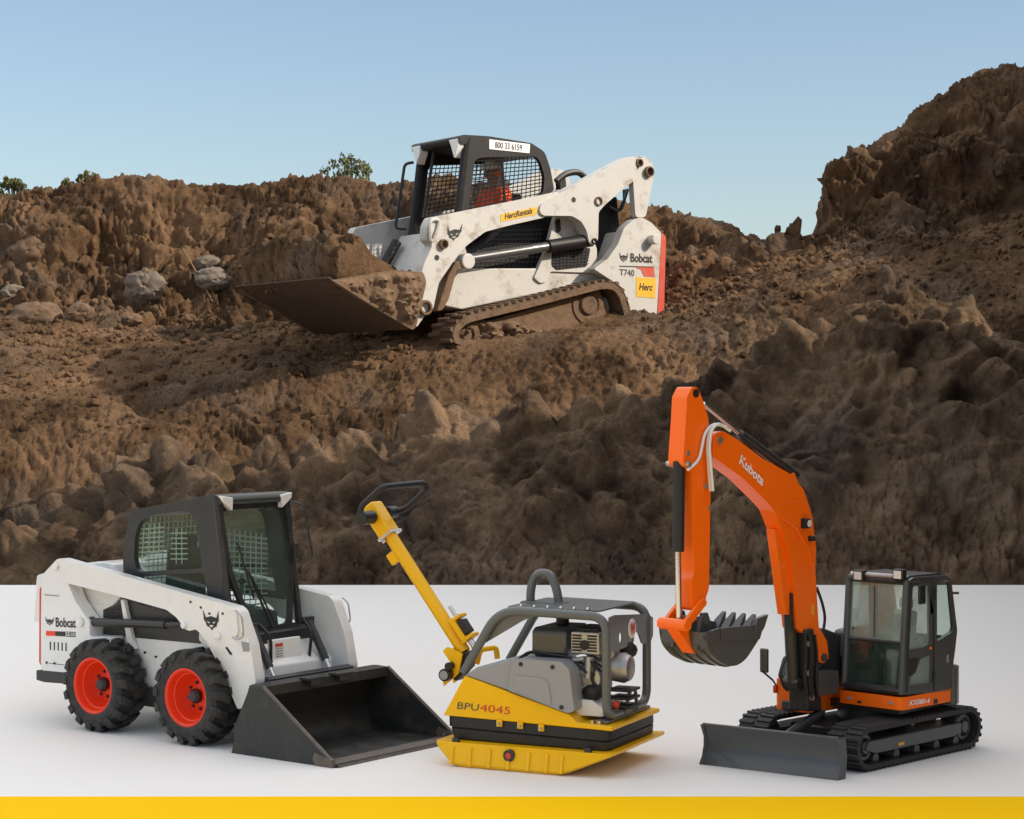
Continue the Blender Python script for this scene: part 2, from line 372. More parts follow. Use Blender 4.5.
def build_dig():
    us = [-420+i*12 for i in range(18)]+[-204+i*4 for i in range(46)]+[-20+i*1.9 for i in range(int(1064/1.9)+1)]+[1050+i*4 for i in range(50)]+[1252+i*12 for i in range(22)]
    ds = [21.02+i*.013 for i in range(120)]+[22.58+i*.03 for i in range(28)]+[23.42+i*.022 for i in range(int(6.1/.022))]+[29.55+.12*i for i in range(10)]+[31+i*.8 for i in range(8)]
    n = len(us)
    vs = [dug_point(u, d) for d in ds for u in us]
    split = next(i for i, d in enumerate(ds) if d > 23.2)
    for name, a, b, m in (('earth_mound', 0, split, M['dirt_soft']), ('dug_ground', split-1, len(ds)-1, M['dirt'])):
        mb = MB(); mb.v = vs[a*n:(b+1)*n]
        mb.f = [[k*n+i, k*n+i+1, (k+1)*n+i+1, (k+1)*n+i] for k in range(b-a) for i in range(n-1)]
        o = mb.build(name, m, smooth=180); structure(o)
build_dig()
def ground_hit(px, py, d0=23.0, d1=33.0):
    """where the line of sight through a picture point meets the dug ground"""
    d = d0
    while d < d1:
        if dug_point(px, d).z >= CH-(py-HY)*d/FPX: break
        d += .04
    return dug_point(px, d)

# concrete pad: level, then a gentle ramp up to the foot of the mound
mc = mat('pale_concrete', (.83, .81, .78), .75, dirt=.08, dirt_col=(.72, .69, .65), dirt_scale=.35, bump=.05, bump_scale=50, var=.015)
def pad_z(y):
    if y < 17.6: return 0.0
    top = CH-(585-HY)*21.0/FPX
    t = (y-17.6)/3.4
    return top*(t*t*1.0/(t*t+ .0) if False else (t**1.5))
mb = MB(); ys = [4, 8, 12, 14, 16, 17.2]+[17.6+i*.17 for i in range(21)]
prof = [(y, pad_z(y)) for y in ys]
poly = prof+[(21.0, -.25), (4, -.25)]
vs = []; n = len(poly)
mb.add([(-14, y, z) for y, z in poly]+[(6.1, y, z) for y, z in poly],
       [[i, (i+1) % n, n+(i+1) % n, n+i] for i in range(n)])
structure(mb.build('concrete_pad', mc, smooth=20))
yb = floor_pt(512, 797).y
mb = MB().box((-3.95, (yb+9.6)/2, .002), (20.1, yb-9.6, .004)); structure(mb.build('yellow_floor_stripe', M['yellow_band'], smooth=0))
# the plain round about, one sheet to the horizon
mb = MB().add([(-3000, -3000, -.3), (3000, -3000, -.3), (3000, 3000, -.3), (-3000, 3000, -.3)], [(0, 1, 2, 3)])
structure(mb.build('ground', M['dirt'], smooth=0))
# tall unseen earth heap, added past the right edge to shade the pad
def shade_heap():
    mb = MB(); nx, ny = 70, 100; vs = []
    for j in range(ny+1):
        y = 5+j*(18/ny)
        top = lerp_profile([(7.5, 0), (10.5, 10.4), (17.8, 10.4), (19, 9), (20.9, 7.0), (22.3, 0)], y)
        for i in range(nx+1):
            x = 5.55+i*(10.5/nx)
            s = sst(6.2, 8.6, x)*(1-sst(9.2, 15.6, x)); low = 2.3*sst(5.5, 6.2, x)*(1-sst(6.6, 8, x))*sst(15, 17, y)*(1-sst(20.9, 21.7, y)); s = max(s, low/max(top, .3))
            p = Vector((x, y, top*s))
            vs.append(p+Vector((noise.noise(p*.8)*.4*s, 0, noise.fractal(p*1.2, .8, 2.1, 5)*.35*min(1, s*2)-.28*(1-min(1, s*6)))))
    mb.v = vs; mb.f = [[j*(nx+1)+i, j*(nx+1)+i+1, (j+1)*(nx+1)+i+1, (j+1)*(nx+1)+i] for j in range(ny) for i in range(nx)]
    structure(mb.build('added_shade_heap', M['dirt'], smooth=180))
shade_heap()

# ---------------------------------------------------------------- light and camera
SUN_EL, SUN_AZ = R(32), R(74)      # azimuth measured from straight behind the camera towards the right
to_sun = Vector((math.sin(SUN_AZ)*math.cos(SUN_EL), -math.cos(SUN_AZ)*math.cos(SUN_EL), math.sin(SUN_EL)))
w = bpy.data.worlds.new('World'); scene.world = w; w.use_nodes = True
nd = w.node_tree.nodes; bg = nd['Background']
sky = nd.new('ShaderNodeTexSky'); sky.sky_type = 'NISHITA'; sky.sun_disc = False
sky.sun_elevation = SUN_EL; sky.sun_rotation = math.atan2(to_sun.x, to_sun.y)
sky.air_density = 1.0; sky.dust_density = 1.1; sky.ozone_density = 1.0; sky.altitude = 100
# clear towards the horizon; unseen bright cloud overhead added to fill the pad's shade
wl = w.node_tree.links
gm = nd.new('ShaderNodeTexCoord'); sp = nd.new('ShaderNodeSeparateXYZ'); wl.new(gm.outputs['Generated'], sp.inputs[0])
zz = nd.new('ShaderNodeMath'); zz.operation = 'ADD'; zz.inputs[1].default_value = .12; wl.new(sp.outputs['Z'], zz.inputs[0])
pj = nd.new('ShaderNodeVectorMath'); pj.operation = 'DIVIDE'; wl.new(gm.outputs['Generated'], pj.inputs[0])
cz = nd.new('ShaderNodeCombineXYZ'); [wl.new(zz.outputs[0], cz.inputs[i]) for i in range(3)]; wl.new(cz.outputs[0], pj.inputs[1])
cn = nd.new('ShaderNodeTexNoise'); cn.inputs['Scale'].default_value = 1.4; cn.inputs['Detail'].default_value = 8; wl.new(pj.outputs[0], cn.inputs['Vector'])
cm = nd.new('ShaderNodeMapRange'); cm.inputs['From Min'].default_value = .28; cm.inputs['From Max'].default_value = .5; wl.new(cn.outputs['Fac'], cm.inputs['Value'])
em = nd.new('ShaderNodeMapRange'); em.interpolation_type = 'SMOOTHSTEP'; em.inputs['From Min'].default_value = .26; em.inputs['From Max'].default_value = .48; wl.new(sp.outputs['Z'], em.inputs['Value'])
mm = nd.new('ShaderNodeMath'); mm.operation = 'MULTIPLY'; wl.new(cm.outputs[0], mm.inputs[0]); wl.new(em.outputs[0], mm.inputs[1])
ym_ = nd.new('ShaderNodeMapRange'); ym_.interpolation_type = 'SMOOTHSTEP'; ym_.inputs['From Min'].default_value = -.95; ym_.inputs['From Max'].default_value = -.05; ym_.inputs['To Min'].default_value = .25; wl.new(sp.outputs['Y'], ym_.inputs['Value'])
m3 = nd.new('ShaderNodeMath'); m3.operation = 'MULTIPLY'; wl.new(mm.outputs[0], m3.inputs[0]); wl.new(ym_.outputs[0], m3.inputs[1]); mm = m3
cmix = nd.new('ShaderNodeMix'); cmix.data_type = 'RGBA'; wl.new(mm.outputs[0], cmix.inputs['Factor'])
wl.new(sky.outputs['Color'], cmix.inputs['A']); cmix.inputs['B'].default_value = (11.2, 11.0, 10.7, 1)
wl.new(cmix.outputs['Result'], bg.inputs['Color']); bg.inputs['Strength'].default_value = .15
sl = bpy.data.lights.new('sun', 'SUN'); sl.energy = 5.0; sl.angle = R(.6); sl.color = (1, .87, .70)
so = bpy.data.objects.new('sun', sl); COL.objects.link(so); so.rotation_euler = to_sun.to_track_quat('Z', 'Y').to_euler()
so.location = (8, -6, 14)
cd = bpy.data.cameras.new('camera'); cam = bpy.data.objects.new('camera', cd); COL.objects.link(cam); scene.camera = cam
cam.location = (0, 0, CH); cam.rotation_euler = (R(90), 0, 0)
cd.sensor_width = 36; cd.lens = 36*FPX/W; cd.shift_y = -(HGT/2-HY)/W; cd.clip_end = 8000
vs_ = scene.view_settings; scene.display_settings.display_device = 'sRGB'
vs_.view_transform = 'Standard'; vs_.look = 'None'; vs_.gamma = 1; vs_.use_curve_mapping = False; vs_.exposure = 0.0

scene.cycles.use_adaptive_sampling = True; scene.cycles.adaptive_threshold = .004; scene.cycles.adaptive_min_samples = 48
# ================================================================ wheeled skid steer loader on the pad
EMBLEM = [[(0,1),(.16,.62),(.34,.66),(.5,.70),(.66,.66),(.84,.62),(1,1),(.97,.5),(.86,.36),(.80,.2),(.62,.14),(.5,0),(.38,.14),(.2,.2),(.14,.36),(.03,.5)]]
EMBLEM_CUT = [[(.22,.45),(.40,.395),(.38,.345),(.29,.375)], [(.78,.45),(.60,.395),(.62,.345),(.71,.375)], [(.36,.22),(.44,.27),(.5,.24),(.56,.27),(.64,.22),(.58,.20),(.5,.15),(.42,.20)]]
def emblem(m, mcut, parent, bl, br, tl, out):
    o = shape_decal(EMBLEM, m, parent, bl, br, tl, out)
    bl, br, tl, out = Vector(bl), Vector(br), Vector(tl), Vector(out); u, v = br-bl, tl-bl
    for lp in EMBLEM_CUT:
        mb = MB().add([bl+u*p[0]+v*p[1]+out*.0045 for p in lp], [list(range(len(lp)))])
        mb.build('emblem_cut', mcut, o, smooth=0)
def mirror(mb):
    o = MB(); o.v = [Vector((v.x, -v.y, v.z)) for v in mb.v]; o.f = [list(f) for f in mb.f]; return o
def both(mb, name, m, parent, **k):
    a = mb.build(name, m, parent, **k); b = mirror(mb).build(name, m, parent, **k); return a, b
def bolts(pts, axis, r=.012, h=.012, n=8):
    mb = MB(); ax = Vector(axis)
    for p in pts: mb.cyl(Vector(p), Vector(p)+ax*h, r, n=n)
    return mb

def make_wheel(parent, c, r, wd, rim_r, side):
    """side: +1 when the outside faces +y"""
    w2 = wd/2; out = side
    hub = MB(); hub.lathe([(0, .045), (.03, .062), (.05, .06), (.075, .04), (.08, .001)] if out > 0 else [(0, .045), (-.03, .062), (-.05, .06), (-.075, .04), (-.08, .001)], (c[0], c[1]+out*(w2-.15), c[2]), n=20)
    h = hub.build('wheel', M['black'], parent, smooth=30)
    ty = MB(); e = out
    ty.lathe([(-w2*e, rim_r), (-w2*1.04*e, rim_r+.03), (-w2*1.06*e, r*.80), (-w2*.92*e, r*.89), (-w2*.4*e, r*.91), (w2*.4*e, r*.91), (w2*.92*e, r*.89), (w2*1.06*e, r*.80), (w2*1.05*e, rim_r+.035), (w2*1.0*e, rim_r+.012), (w2*.9*e, rim_r-.004), (w2*.2*e, rim_r-.01), (-w2*e, rim_r)], c, n=56)
    n = 17
    for k in range(n):
        for sd in (-1, 1):
            t0 = 2*math.pi*(k+(.5 if sd > 0 else 0))/n
            def pt(a, y, rr): return (c[0]+rr*math.cos(a), c[1]+y, c[2]+rr*math.sin(a))
            st = 2*math.pi/n
            secs = [(.02, 0.0, .23, .985, .89), (.45, .10, .30, 1.0, .89), (.80, .30, .30, 1.0, .87), (1.04, .36, .30, .955, .86), (1.13, .38, .24, .86, .80)]
            rings = []
            for yf, sh, hw, ro, ri in secs:
                y = sd*yf*w2; a = t0+sh*st
                rings.append([pt(a-hw*st, y, r*ri), pt(a+hw*st, y, r*ri), pt(a+hw*st*.82, y, r*ro), pt(a-hw*st*.82, y, r*ro)])
            ty.loft(rings)
    for q in (rim_r+.06, rim_r+.085): ty.lathe([(w2*1.045*e, q-.006), (w2*1.075*e, q), (w2*1.045*e, q+.006)], c, n=56)
    ty.build('tyre', M['rubber'], h, smooth=28)
    rm = MB()
    rm.lathe([(w2*.98*e, rim_r+.012), (w2*1.0*e, rim_r-.002), (w2*.92*e, rim_r-.014), (w2*.55*e, rim_r-.03), (w2*.50*e, rim_r-.04), (w2*.05*e, rim_r-.055), (-w2*.22*e, rim_r-.085), (-w2*.18*e, .115), (-w2*.05*e, .075), (-w2*.05*e, .001)], c, n=48)
    rim = rm.build('rim', M['rim_red'], h, smooth=30)
    if c[1] < 0:
        for k in range(8):
            a = 2*math.pi*k/8+.2; p = Vector((c[0]+.105*math.cos(a), c[1]-e*w2*.22, c[2]+.105*math.sin(a)))
            MB().cyl(p, p+Vector((0, e*.03, 0)), .013, n=6).build('wheel_nut', M['black'], rim, smooth=30)
    return h

def grid_mesh(mb, p00, p10, p11, p01, nx, ny, r, inside=None):
    """wire guard: bars across a quad"""
    p00, p10, p11, p01 = (Vector(p) for p in (p00, p10, p11, p01))
    def q(s, t): return p00*(1-s)*(1-t)+p10*s*(1-t)+p11*s*t+p01*(1-s)*t
    N = 40
    def seg(f):
        run = []
        for i in range(N+1):
            s, t = f(i/N)
            ok = inside is None or inside(s, t)
            if ok: run.append(q(s, t))
            if (not ok or i == N) and run:
                if len(run) > 1: mb.tube([run[0], run[-1]], r, n=4)
                run = []
    for i in range(1, nx): seg(lambda k, i=i: (i/nx, k))
    for j in range(1, ny): seg(lambda k, j=j: (k, j/ny))
    return mb

def build_skid():
    F = Frame(185, 746, (.5, -.76, 0), R(-37))
    T = thing('skid_steer_loader', F, 'clean white wheeled loader with red rims and empty black bucket on the pale pad', 'loader')
    def S(pts, y): return [(x, z+.052*(.45-x)) for x, z in F.S(pts, y)]
    def z1(pts): return [(30+a/4.095, 560+b/4.095) for a, b in pts]
    def z2(pts): return [(110+a/4.095, 485+b/4.095) for a, b in pts]
    def z3(pts): return [(220+a/4.267, 600+b/4.267) for a, b in pts]
    # wheels
    for x in (.5, -.60):
        for sd in (-1, 1): make_wheel(T, (x, sd*.625, .385), .385, .27, .225, sd)
    # chassis
    low = S(z1([(250,345),(690,360),(800,400),(860,560),(480,515),(250,520)]), -.45)
    xr = min(p[0] for p in S([(43, 600), (41, 680)], -.60))
    ch = MB(); ch.prism('y', [(xr+.07, .40), (xr+.12, .9), (xr+.3, 1.02), (-.45, 1.02), (-.35, .80), (.75, .80), (.98, .62), (1.0, .32), (.8, .22), (-.75, .22), (xr+.12, .30)], -.455, .455)
    ch.build('chassis', M['white_new'], T, bevel=.015)
    for sd in (-1, 1): MB().box((-.05, sd*.49, .30), (1.5, .06, .16)).build('axle_case', M['black'], T, bevel=.01)
    # tail uprights
    up = fillet(S(z1([(112,36),(58,98),(47,130),(45,300),(45,488),(52,498),(140,500),(200,470),(330,400),(335,340),(245,345),(243,285),(185,205),(155,135),(150,60)]), -.60), .02, 3)
    both(MB().prism('y', up, -.60, -.47), 'tail_upright', M['white_new'], T, bevel=.012)
    engine = MB().prism('y', S(z1([(75,110),(200,60),(330,35),(385,40),(430,160),(330,300),(60,300)]), -.3), -.44, .44)
    engine.build('engine_cover', M['white_new'], T, bevel=.03)
    rear = MB().prism('y', fillet(S(z1([(48,150),(35,165),(33,470),(46,485),(60,485),(60,150)]), -.58), .02, 3), -.57, .57)
    rear.build('tail_door', M['red'], T, bevel=.02)
    bp = MB().prism('y', S(z1([(24,500),(24,540),(60,548),(330,548),(330,500)]), -.56), -.56, .56); bp.build('bumper', M['black'], T, bevel=.01)
    # lift arms
    arm = S(z1([(108,40),(125,34),(185,47)])+[(235,604),(239.5,608.5),(244,622),(250.5,641),(256,676),(252,702),(238,706),(228,684),(216,658),(207,641),(199,631.5)]+z1([(680,283),(655,292),(628,284),(618,262),(600,240),(560,212),(330,165),(155,134),(140,110)]), -.60)
    arm = fillet(arm, .015, 2)
    both(MB().prism('y', arm, -.605, -.50), 'lift_arm', M['white_new'], T, bevel=.012, seg=3)
    # inner leg of the arm that shades behind the front tyre
    leg = S(z1([(690,300),(760,320),(830,400),(890,500),(890,585),(850,600),(840,520),(800,430),(730,360),(690,330)]), -.52)
    both(MB().prism('y', leg, -.52, -.44), 'arm_bracket', M['white_new'], T, bevel=.01)
    xt = MB().cyl((arm[1][0]+.1, -.5, arm[1][1]-.1), (arm[1][0]+.1, .5, arm[1][1]-.1), .05); xt.build('cross_tube', M['white_new'], T)
    # lift cylinder and links
    c0 = S(z1([(250,287),(560,275),(632,268)]), -.54)
    for sd in (-1, 1):
        y = .545*sd
        cy = MB().cyl((c0[0][0], y, c0[0][1]), (c0[1][0], y, c0[1][1]), .036); cy.cyl((c0[0][0]-.01, y-.03, c0[0][1]), (c0[0][0]-.01, y+.03, c0[0][1]), .05)
        o = cy.build('lift_cylinder', M['black'], T, bevel=.004)
        MB().cyl((c0[1][0], y, c0[1][1]), (c0[2][0], y, c0[2][1]), .026).build('piston_rod', M['black'], o)
    st = S(z1([(395,190),(380,185),(410,380),(440,385),(430,350)]), -.47)
    both(MB().prism('y', st, -.50, -.46), 'guard_strip', M['white_new'], T, bevel=.006)
    dk = MB().prism('y', S(z1([(300,235),(385,190),(690,250),(700,345),(420,340),(300,335)]), -.458), -.459, .459); dk.build('engine_bay', M['black'], T)
    g = MB(); q = S(z1([(305,330),(395,335),(385,200),(300,240)]), -.465)
    grid_mesh(g, *[(a, -.466, b) for a, b in q], 10, 9, .004); g.build('side_grille', M['charcoal'], T, smooth=0)
    # pins and bolts
    pins = [(-.605, z1([(108,68),(205,287),(632,270),(772,305)])), ]
    mb = MB(); d = MB()
    for (x, z), r in zip(S(z1([(108,68),(207,290),(632,270),(772,305)]), -.605), (.030, .038, .028, .030)):
        MB().lathe([(0, r), (-.018, r), (-.022, r*.8), (-.022, .001)], (x, -.604, z), n=18).build('pivot_pin', M['white_new'], T)
    for (x, z) in S(z1([(68,465),(100,466),(395,385),(470,395),(515,408),(735,215),(560,240)])+z2([(372,500),(462,518),(545,595),(330,480),(145,700),(190,715)]), -.606):
        MB().cyl((x, -.604, z), (x, -.612, z), .010, n=8).build('bolt', M['ink'], T)
    sl = S(z1([(800,350),(806,345),(826,370),(828,378),(818,376)]), -.607); MB().prism('y', sl, -.609, -.60).build('arm_slot', M['ink'], T)
    # headlamp clusters at the front edge of each arm
    lp = fillet(S(z2([(483,510),(500,503),(522,512),(530,590),(518,612),(495,590)]), -.607), .02, 3)
    for a in both(MB().prism('y', lp, -.622, -.60), 'headlight', M['lamp'], T, bevel=.006): pass
    hr = fillet([(x, -.63, z) for x, z in S(z2([(515,500),(538,520),(548,600),(525,622),(500,612)]), -.63)], .03, 4, False)
    both(MB().tube(hr, .007, n=6), 'lamp_guard', M['alu'], T)
    # lettering and marks
    def lay(pts, y):  # bl, br, tl in pixels
        return [(x, y, z) for x, z in S(pts, y)]
    emblem(M['ink'], M['white_new'], T, *lay(z1([(714,283),(778,283),(708,200)]), -.606), (0,-1,0))
    emblem(M['ink'], M['white_new'], T, *lay(z1([(64,312),(98,312),(64,276)]), -.601), (0,-1,0))
    lettering('Bobcat', M['ink'], T, *lay(z1([(106,316),(188,314),(105,277)]), -.601), (0,-1,0), bold=.02)
    MB().prism('y', S(z1([(66,335),(66,355),(104,353),(104,334)]), -.601), -.6025, -.599).build('red_stripe', M['rim_red'], T)
    MB().prism('y', S(z1([(104,334),(104,353),(186,352),(186,331)]), -.601), -.6025, -.599).build('model_plate', M['ink'], T)
    lettering('S510', M['ink_white'], T, *lay(z1([(146,350),(184,349),(146,334)]), -.6035), (0,-1,0), bold=.015)
    MB().prism('y', S(z2([(537,626),(570,630),(572,665),(545,668)]), -.607), -.6085, -.6).build('warning_label', M['grey_cover'], T)
    for q in ((120,150),(140,430)):
        (xa_, za_), (xb_, zb_) = S(z1([(q[0]-60, q[1]+40), (q[0]+0, q[1]+36)]), -.6); MB().box(((xa_+xb_)/2, -.602, (za_+zb_)/2), (abs(xb_-xa_), .003, .004)).build('panel_seam', M['ink'], T)
    for k in range(5):
        (xa_, za_), = S(z1([(84+k*16, 395)]), -.6); MB().box((xa_, -.602, za_), (.012, .004, .07)).build('cooling_slot', M['ink'], T)
    # ---- cab
    yc = .42
    out = S(z2([(95,125),(425,42),(440,60),(452,150),(472,482),(440,500),(120,470),(62,440),(55,395),(52,300),(80,150)]), -yc)
    win = S(z2([(120,175),(150,148),(300,112),(330,122),(350,150),(378,345),(112,378),(98,330),(102,230)]), -yc)
    win2 = S(z2([(118,398),(382,362),(404,468),(135,430)]), -yc)
    out, win, win2 = fillet(out, .03, 3), fillet(win, .05, 4), fillet(win2, .03, 3)
    cab = MB(); 
    for a, b in ((-yc, -yc+.05), (yc-.05, yc)): cab.prism('y', out, a, b, holes=[win, win2])
    tf = S(z2([(425,42)]), -yc)[0]; tr_ = S(z2([(95,125)]), -yc)[0]; bf = S(z2([(472,482)]), -yc)[0]; brr = S(z2([(55,395)]), -yc)[0]
    cabo = cab.build('cab', M['black'], T, bevel=.014, seg=3)
    # roof with a rounded visor
    rp = [(tr_[0]-.01, tr_[1]-.05), (tr_[0]+.03, tr_[1]+.0), (tf[0]-.02, tf[1]+.008), (tf[0]+.05, tf[1]-.005), (tf[0]+.08, tf[1]-.05), (tf[0]+.06, tf[1]-.085), (tf[0]-.02, tf[1]-.06), (tr_[0]+.06, tr_[1]-.06)]
    rf = MB().prism('y', fillet(rp, .03, 3), -yc+.005, yc-.005); rf.build('roof', M['black'], T, bevel=.02, seg=3)
    # roof lamps
    for sd in (-1, 1):
        y0 = sd*(yc-.075)
        l = MB().loft([[Vector((tf[0]+.075+k*.015, y0+sd*w_, tf[1]+zz)) for w_, zz in ((-.055-.0*k, -.13+.0*k), (.06, -.05), (.07, .0), (-.06, -.02))] for k in (-3, 1)])
        l.build('work_light', M['lamp'], T, bevel=.01)
    # glazing
    for sd in (-1, 1):
        MB().prism('y', [(a, b) for a, b in win], sd*(yc-.028), sd*(yc-.022)).build('side_window', M['glass_dark'], T, smooth=0)
        MB().prism('y', [(a, b) for a, b in win2], sd*(yc-.028), sd*(yc-.022)).build('side_window', M['glass_dark'], T, smooth=0)
    # front door: raked glass in a black frame, narrowing between the arms
    xt_, zt = tf[0]+.0, tf[1]-.07; xb, zb = bf[0]+.13, .83
    def door(y, t): return Vector((xt_+(xb-xt_)*t, y, zt+(zb-zt)*t))
    ol = [(-.385,0),(.385,0),(.385,.52),(.25,.93),(.2,1.0),(-.2,1.0),(-.25,.93),(-.385,.52)]
    il = [(-.335,.05),(.335,.05),(.335,.50),(.215,.88),(.17,.93),(-.17,.93),(-.215,.88),(-.335,.50)]
    ol = fillet(ol, .05, 3); il = fillet(il, .05, 3); fr = MB(); n = len(ol); nrm = Vector((zt-zb, 0, xb-xt_)).normalized()
    for k in range(n):
        j = (k+1) % n
        q = [door(*ol[k]), door(*ol[j]), door(*il[j]), door(*il[k])]
        fr.loft([[v for v in q], [v-nrm*.03 for v in q]])
    fd = fr.build('front_door', M['black'], T)
    gl = MB(); gl.v = [door(*p)-nrm*.012 for p in il]+[door(*p)-nrm*.017 for p in il]
    gl.f = [list(range(n)), list(range(n, 2*n))[::-1]]+[[k, (k+1) % n, n+(k+1) % n, n+k] for k in range(n)]
    gl.build('door_glass', M['glass'], fd, smooth=0)
    for a, c, r in (((-.02,.95),(-.20,.52),.011), ((-.25,.30),(-.19,.72),.009), ((.03,.93),(-.18,.55),.008)):
        MB().tube([door(*a)+nrm*.025, door(*c)+nrm*.04], r, n=6).build('wiper', M['ink'], fd)
    hb = MB().tube([door(.40,.02)+nrm*.05, door(.50,.06)+nrm*.12, door(.50,.48)+nrm*.12, door(.40,.50)+nrm*.05], .010, n=7, round_=.05); hb.build('grab_rail', M['black'], T)
    mr = MB(); mr.box(door(.385,.40)+nrm*.05, (.03,.05,.14)); mr.build('door_latch', M['black'], fd, bevel=.01)
    # front posts
    for sd in (-1, 1):
        MB().tube([(tf[0]+.01, sd*(yc-.02), tf[1]-.03), (bf[0]+.01, sd*(yc-.02), bf[1]+.02), (bf[0]+.06, sd*(yc-.02), bf[1]-.32)], .030, n=8, round_=.05).build('cab_post', M['black'], T)
    # rear guard, floor and seat
    rb = MB(); rx = tr_[0]+.08
    rb.box((rx-.06, 0, .98), (.05, 2*yc-.1, .28)); rb.box((rx+.45, 0, .72), (1.0, 2*yc-.1, .05))
    rb.build('cab_floor', M['black'], T)
    g = MB(); grid_mesh(g, (rx-.03, -yc+.06, 1.1), (rx-.03, yc-.06, 1.1), (rx+.02, yc-.06, tr_[1]-.06), (rx+.02, -yc+.06, tr_[1]-.06), 14, 13, .007)
    g.build('rear_guard', M['guard'], T, smooth=0)
    gs = MB()
    q = S(z2([(108,338),(222,325),(222,168),(120,185)]), -yc+.05); grid_mesh(gs, *[(a, -yc+.05, b) for a, b in q], 5, 8, .0055)
    gs.build('side_guard', M['guard'], T, smooth=0); gs = MB()
    q = S(z2([(248,338),(318,332),(316,185),(248,190)]), -yc+.05); grid_mesh(gs, *[(a, -yc+.05, b) for a, b in q], 3, 7, .0055)
    gs.build('side_guard', M['guard'], T, smooth=0); gs = MB()
    q = F.S([(222,624),(267,618),(267,534),(224,528)], yc-.06); grid_mesh(gs, *[(a, yc-.06, b) for a, b in q], 8, 17, .006)
    gs.build('side_guard', M['guard'], T, smooth=0)
    se = MB(); se.box((rx+.32, 0, .98), (.42, .44, .10)); se.box((rx+.12, 0, 1.24), (.10, .42, .52), (0, .12, 0)); se.box((rx+.10, 0, 1.55), (.07, .26, .12), (0, .12, 0))
    s_ = se.build('seat', M['seat'], T, bevel=.03, seg=3)
    for sd in (-1, 1): MB().tube([(rx+.5, sd*.26, .95), (rx+.52, sd*.26, 1.2)], .014).sphere((rx+.52, sd*.26, 1.22), .03).build('joystick', M['ink'], T)
    # front of the chassis between the arms
    ff = MB().prism('y', [(bf[0]+.02, .30), (bf[0]+.02, .9), (bf[0]+.16, .86), (bf[0]+.22, .5), (bf[0]+.22, .3)], -.43, .43); ff.build('front_crossmember', M['black'], T, bevel=.01)
    X0 = bf[0]+.24
    cov = MB().box((X0+.04, -.02, .71), (.06, .34, .22), (0, -.12, 0)); cv = cov.build('front_step', M['white_new'], T, bevel=.012)
    MB().box((X0+.072, -.12, .775), (.004, .085, .025), (0, -.12, 0)).build('warning_label', M['red'], T)
    for k in range(4): MB().box((X0+.078, -.12, .745-.02*k), (.004, .085, .006), (0, -.12, 0)).build('label_line', M['grey_cover'], T)
    for sd in (-1, 1):
        y = sd*.33
        tc = MB().cyl((X0-.02, y, .92), (X0+.17, y, .62), .034); tc.box((X0-.03, y, .93), (.06, .10, .06)); o = tc.build('tilt_cylinder', M['black'], T, bevel=.004)
        MB().cyl((X0+.17, y, .62), (X0+.28, y, .44), .02).build('piston_rod', M['steel'], o)
        MB().tube([(X0-.02, y-sd*.07, .95), (X0+.1, y-sd*.09, .85), (X0+.08, y-sd*.1, .66), (X0+.1, y-sd*.14, .52)], .014, n=7, round_=.08).build('hydraulic_hose', M['ink'], T)
    cp = MB().box((X0+.27, 0, .42), (.07, 1.0, .30), (0, .2, 0)); cp.box((X0+.17, 0, .50), (.12, .7, .08)); cp.build('attachment_plate', M['black'], T, bevel=.01)
    # ---- bucket
    yl, yr = -.755, .72
    side = [(1.06, .03), (1.06, .03)]
    sp = S(z3([(52,655),(130,340),(185,345),(478,640),(485,716),(395,702)]), yl)
    sp = [(x, max(z, 0.0)) for x, z in sp]
    bx = [(sp[0][0], .0), sp[1], sp[2], (sp[3][0], sp[3][1]), (sp[4][0], 0.0)]
    (xa, za), (xt0, zt0), (xt1, zt1), (xe, ze), (xf, _) = bx
    def plate(y): return MB().prism('y', [(xa, 0), (xt0, zt0), (xt1, zt1), (xe, ze), (xf, .0)], y-.012, y+.012)
    bk = MB()
    # shell: back, curved heel and floor
    inner = fillet([(xt1, zt1-.02), (xt0+.03, zt0-.03), (xa+.10, .20), (xa+.22, .022), (xf+.02, .022)], .12, 6, False)
    outer = fillet([(xt1, zt1), (xt0, zt0), (xa+.0, .16), (xa+.06, .0), (xf+.02, .0)], .06, 4, False)
    bk.prism('y', inner+outer[::-1], yl, yr)
    b = bk.build('bucket', M['bucket_steel'], T, bevel=.004)
    for y in (yl, yr): plate(y).build('bucket_side', M['bucket_steel'], b, bevel=.004)
    for y in (yl, yr):
        e = MB(); d = Vector((xe-xt1, 0, ze-zt1)).normalized()
        e.tube([(xt1, y, zt1), (xe, y, ze)], .016, n=6)
        e.prism('y', [(xe-.16, ze+.05), (xe+.012, ze+.012), (xf+.012, .004), (xf-.17, .004), (xf-.2, .05)], y-.022, y+.022)
        e.build('side_cutter', M['worn_steel'], b, bevel=.004)
    MB().prism('y', [(xf-.12, .024), (xf-.12, .034), (xf+.03, .016), (xf+.04, .004), (xf-.02, .0235)], yl+.02, yr-.02).build('cutting_edge', M['worn_steel'], b)
    lip = MB(); lip.prism('y', [(xt0-.005, zt0+.004), (xt1+.004, zt1+.004), (xt1+.02, zt1-.075), (xt0+.04, zt0-.095)], yl+.013, yr-.013)
    for y in (-.22, .12): lip.box((xt1+.02, y, zt1+.012), (.10, .20, .024)); lip.box((xt1+.03, y, zt1-.02), (.07, .12, .05))
    lip.build('bucket_lip', M['bucket_steel'], b, bevel=.006)
    MB().lathe([(-.012, .012), (-.03, .014), (-.03, .001)], (xe-.09, yr, ze-.0), n=10).build('bucket_bolt', M['alu'], b)
build_skid()
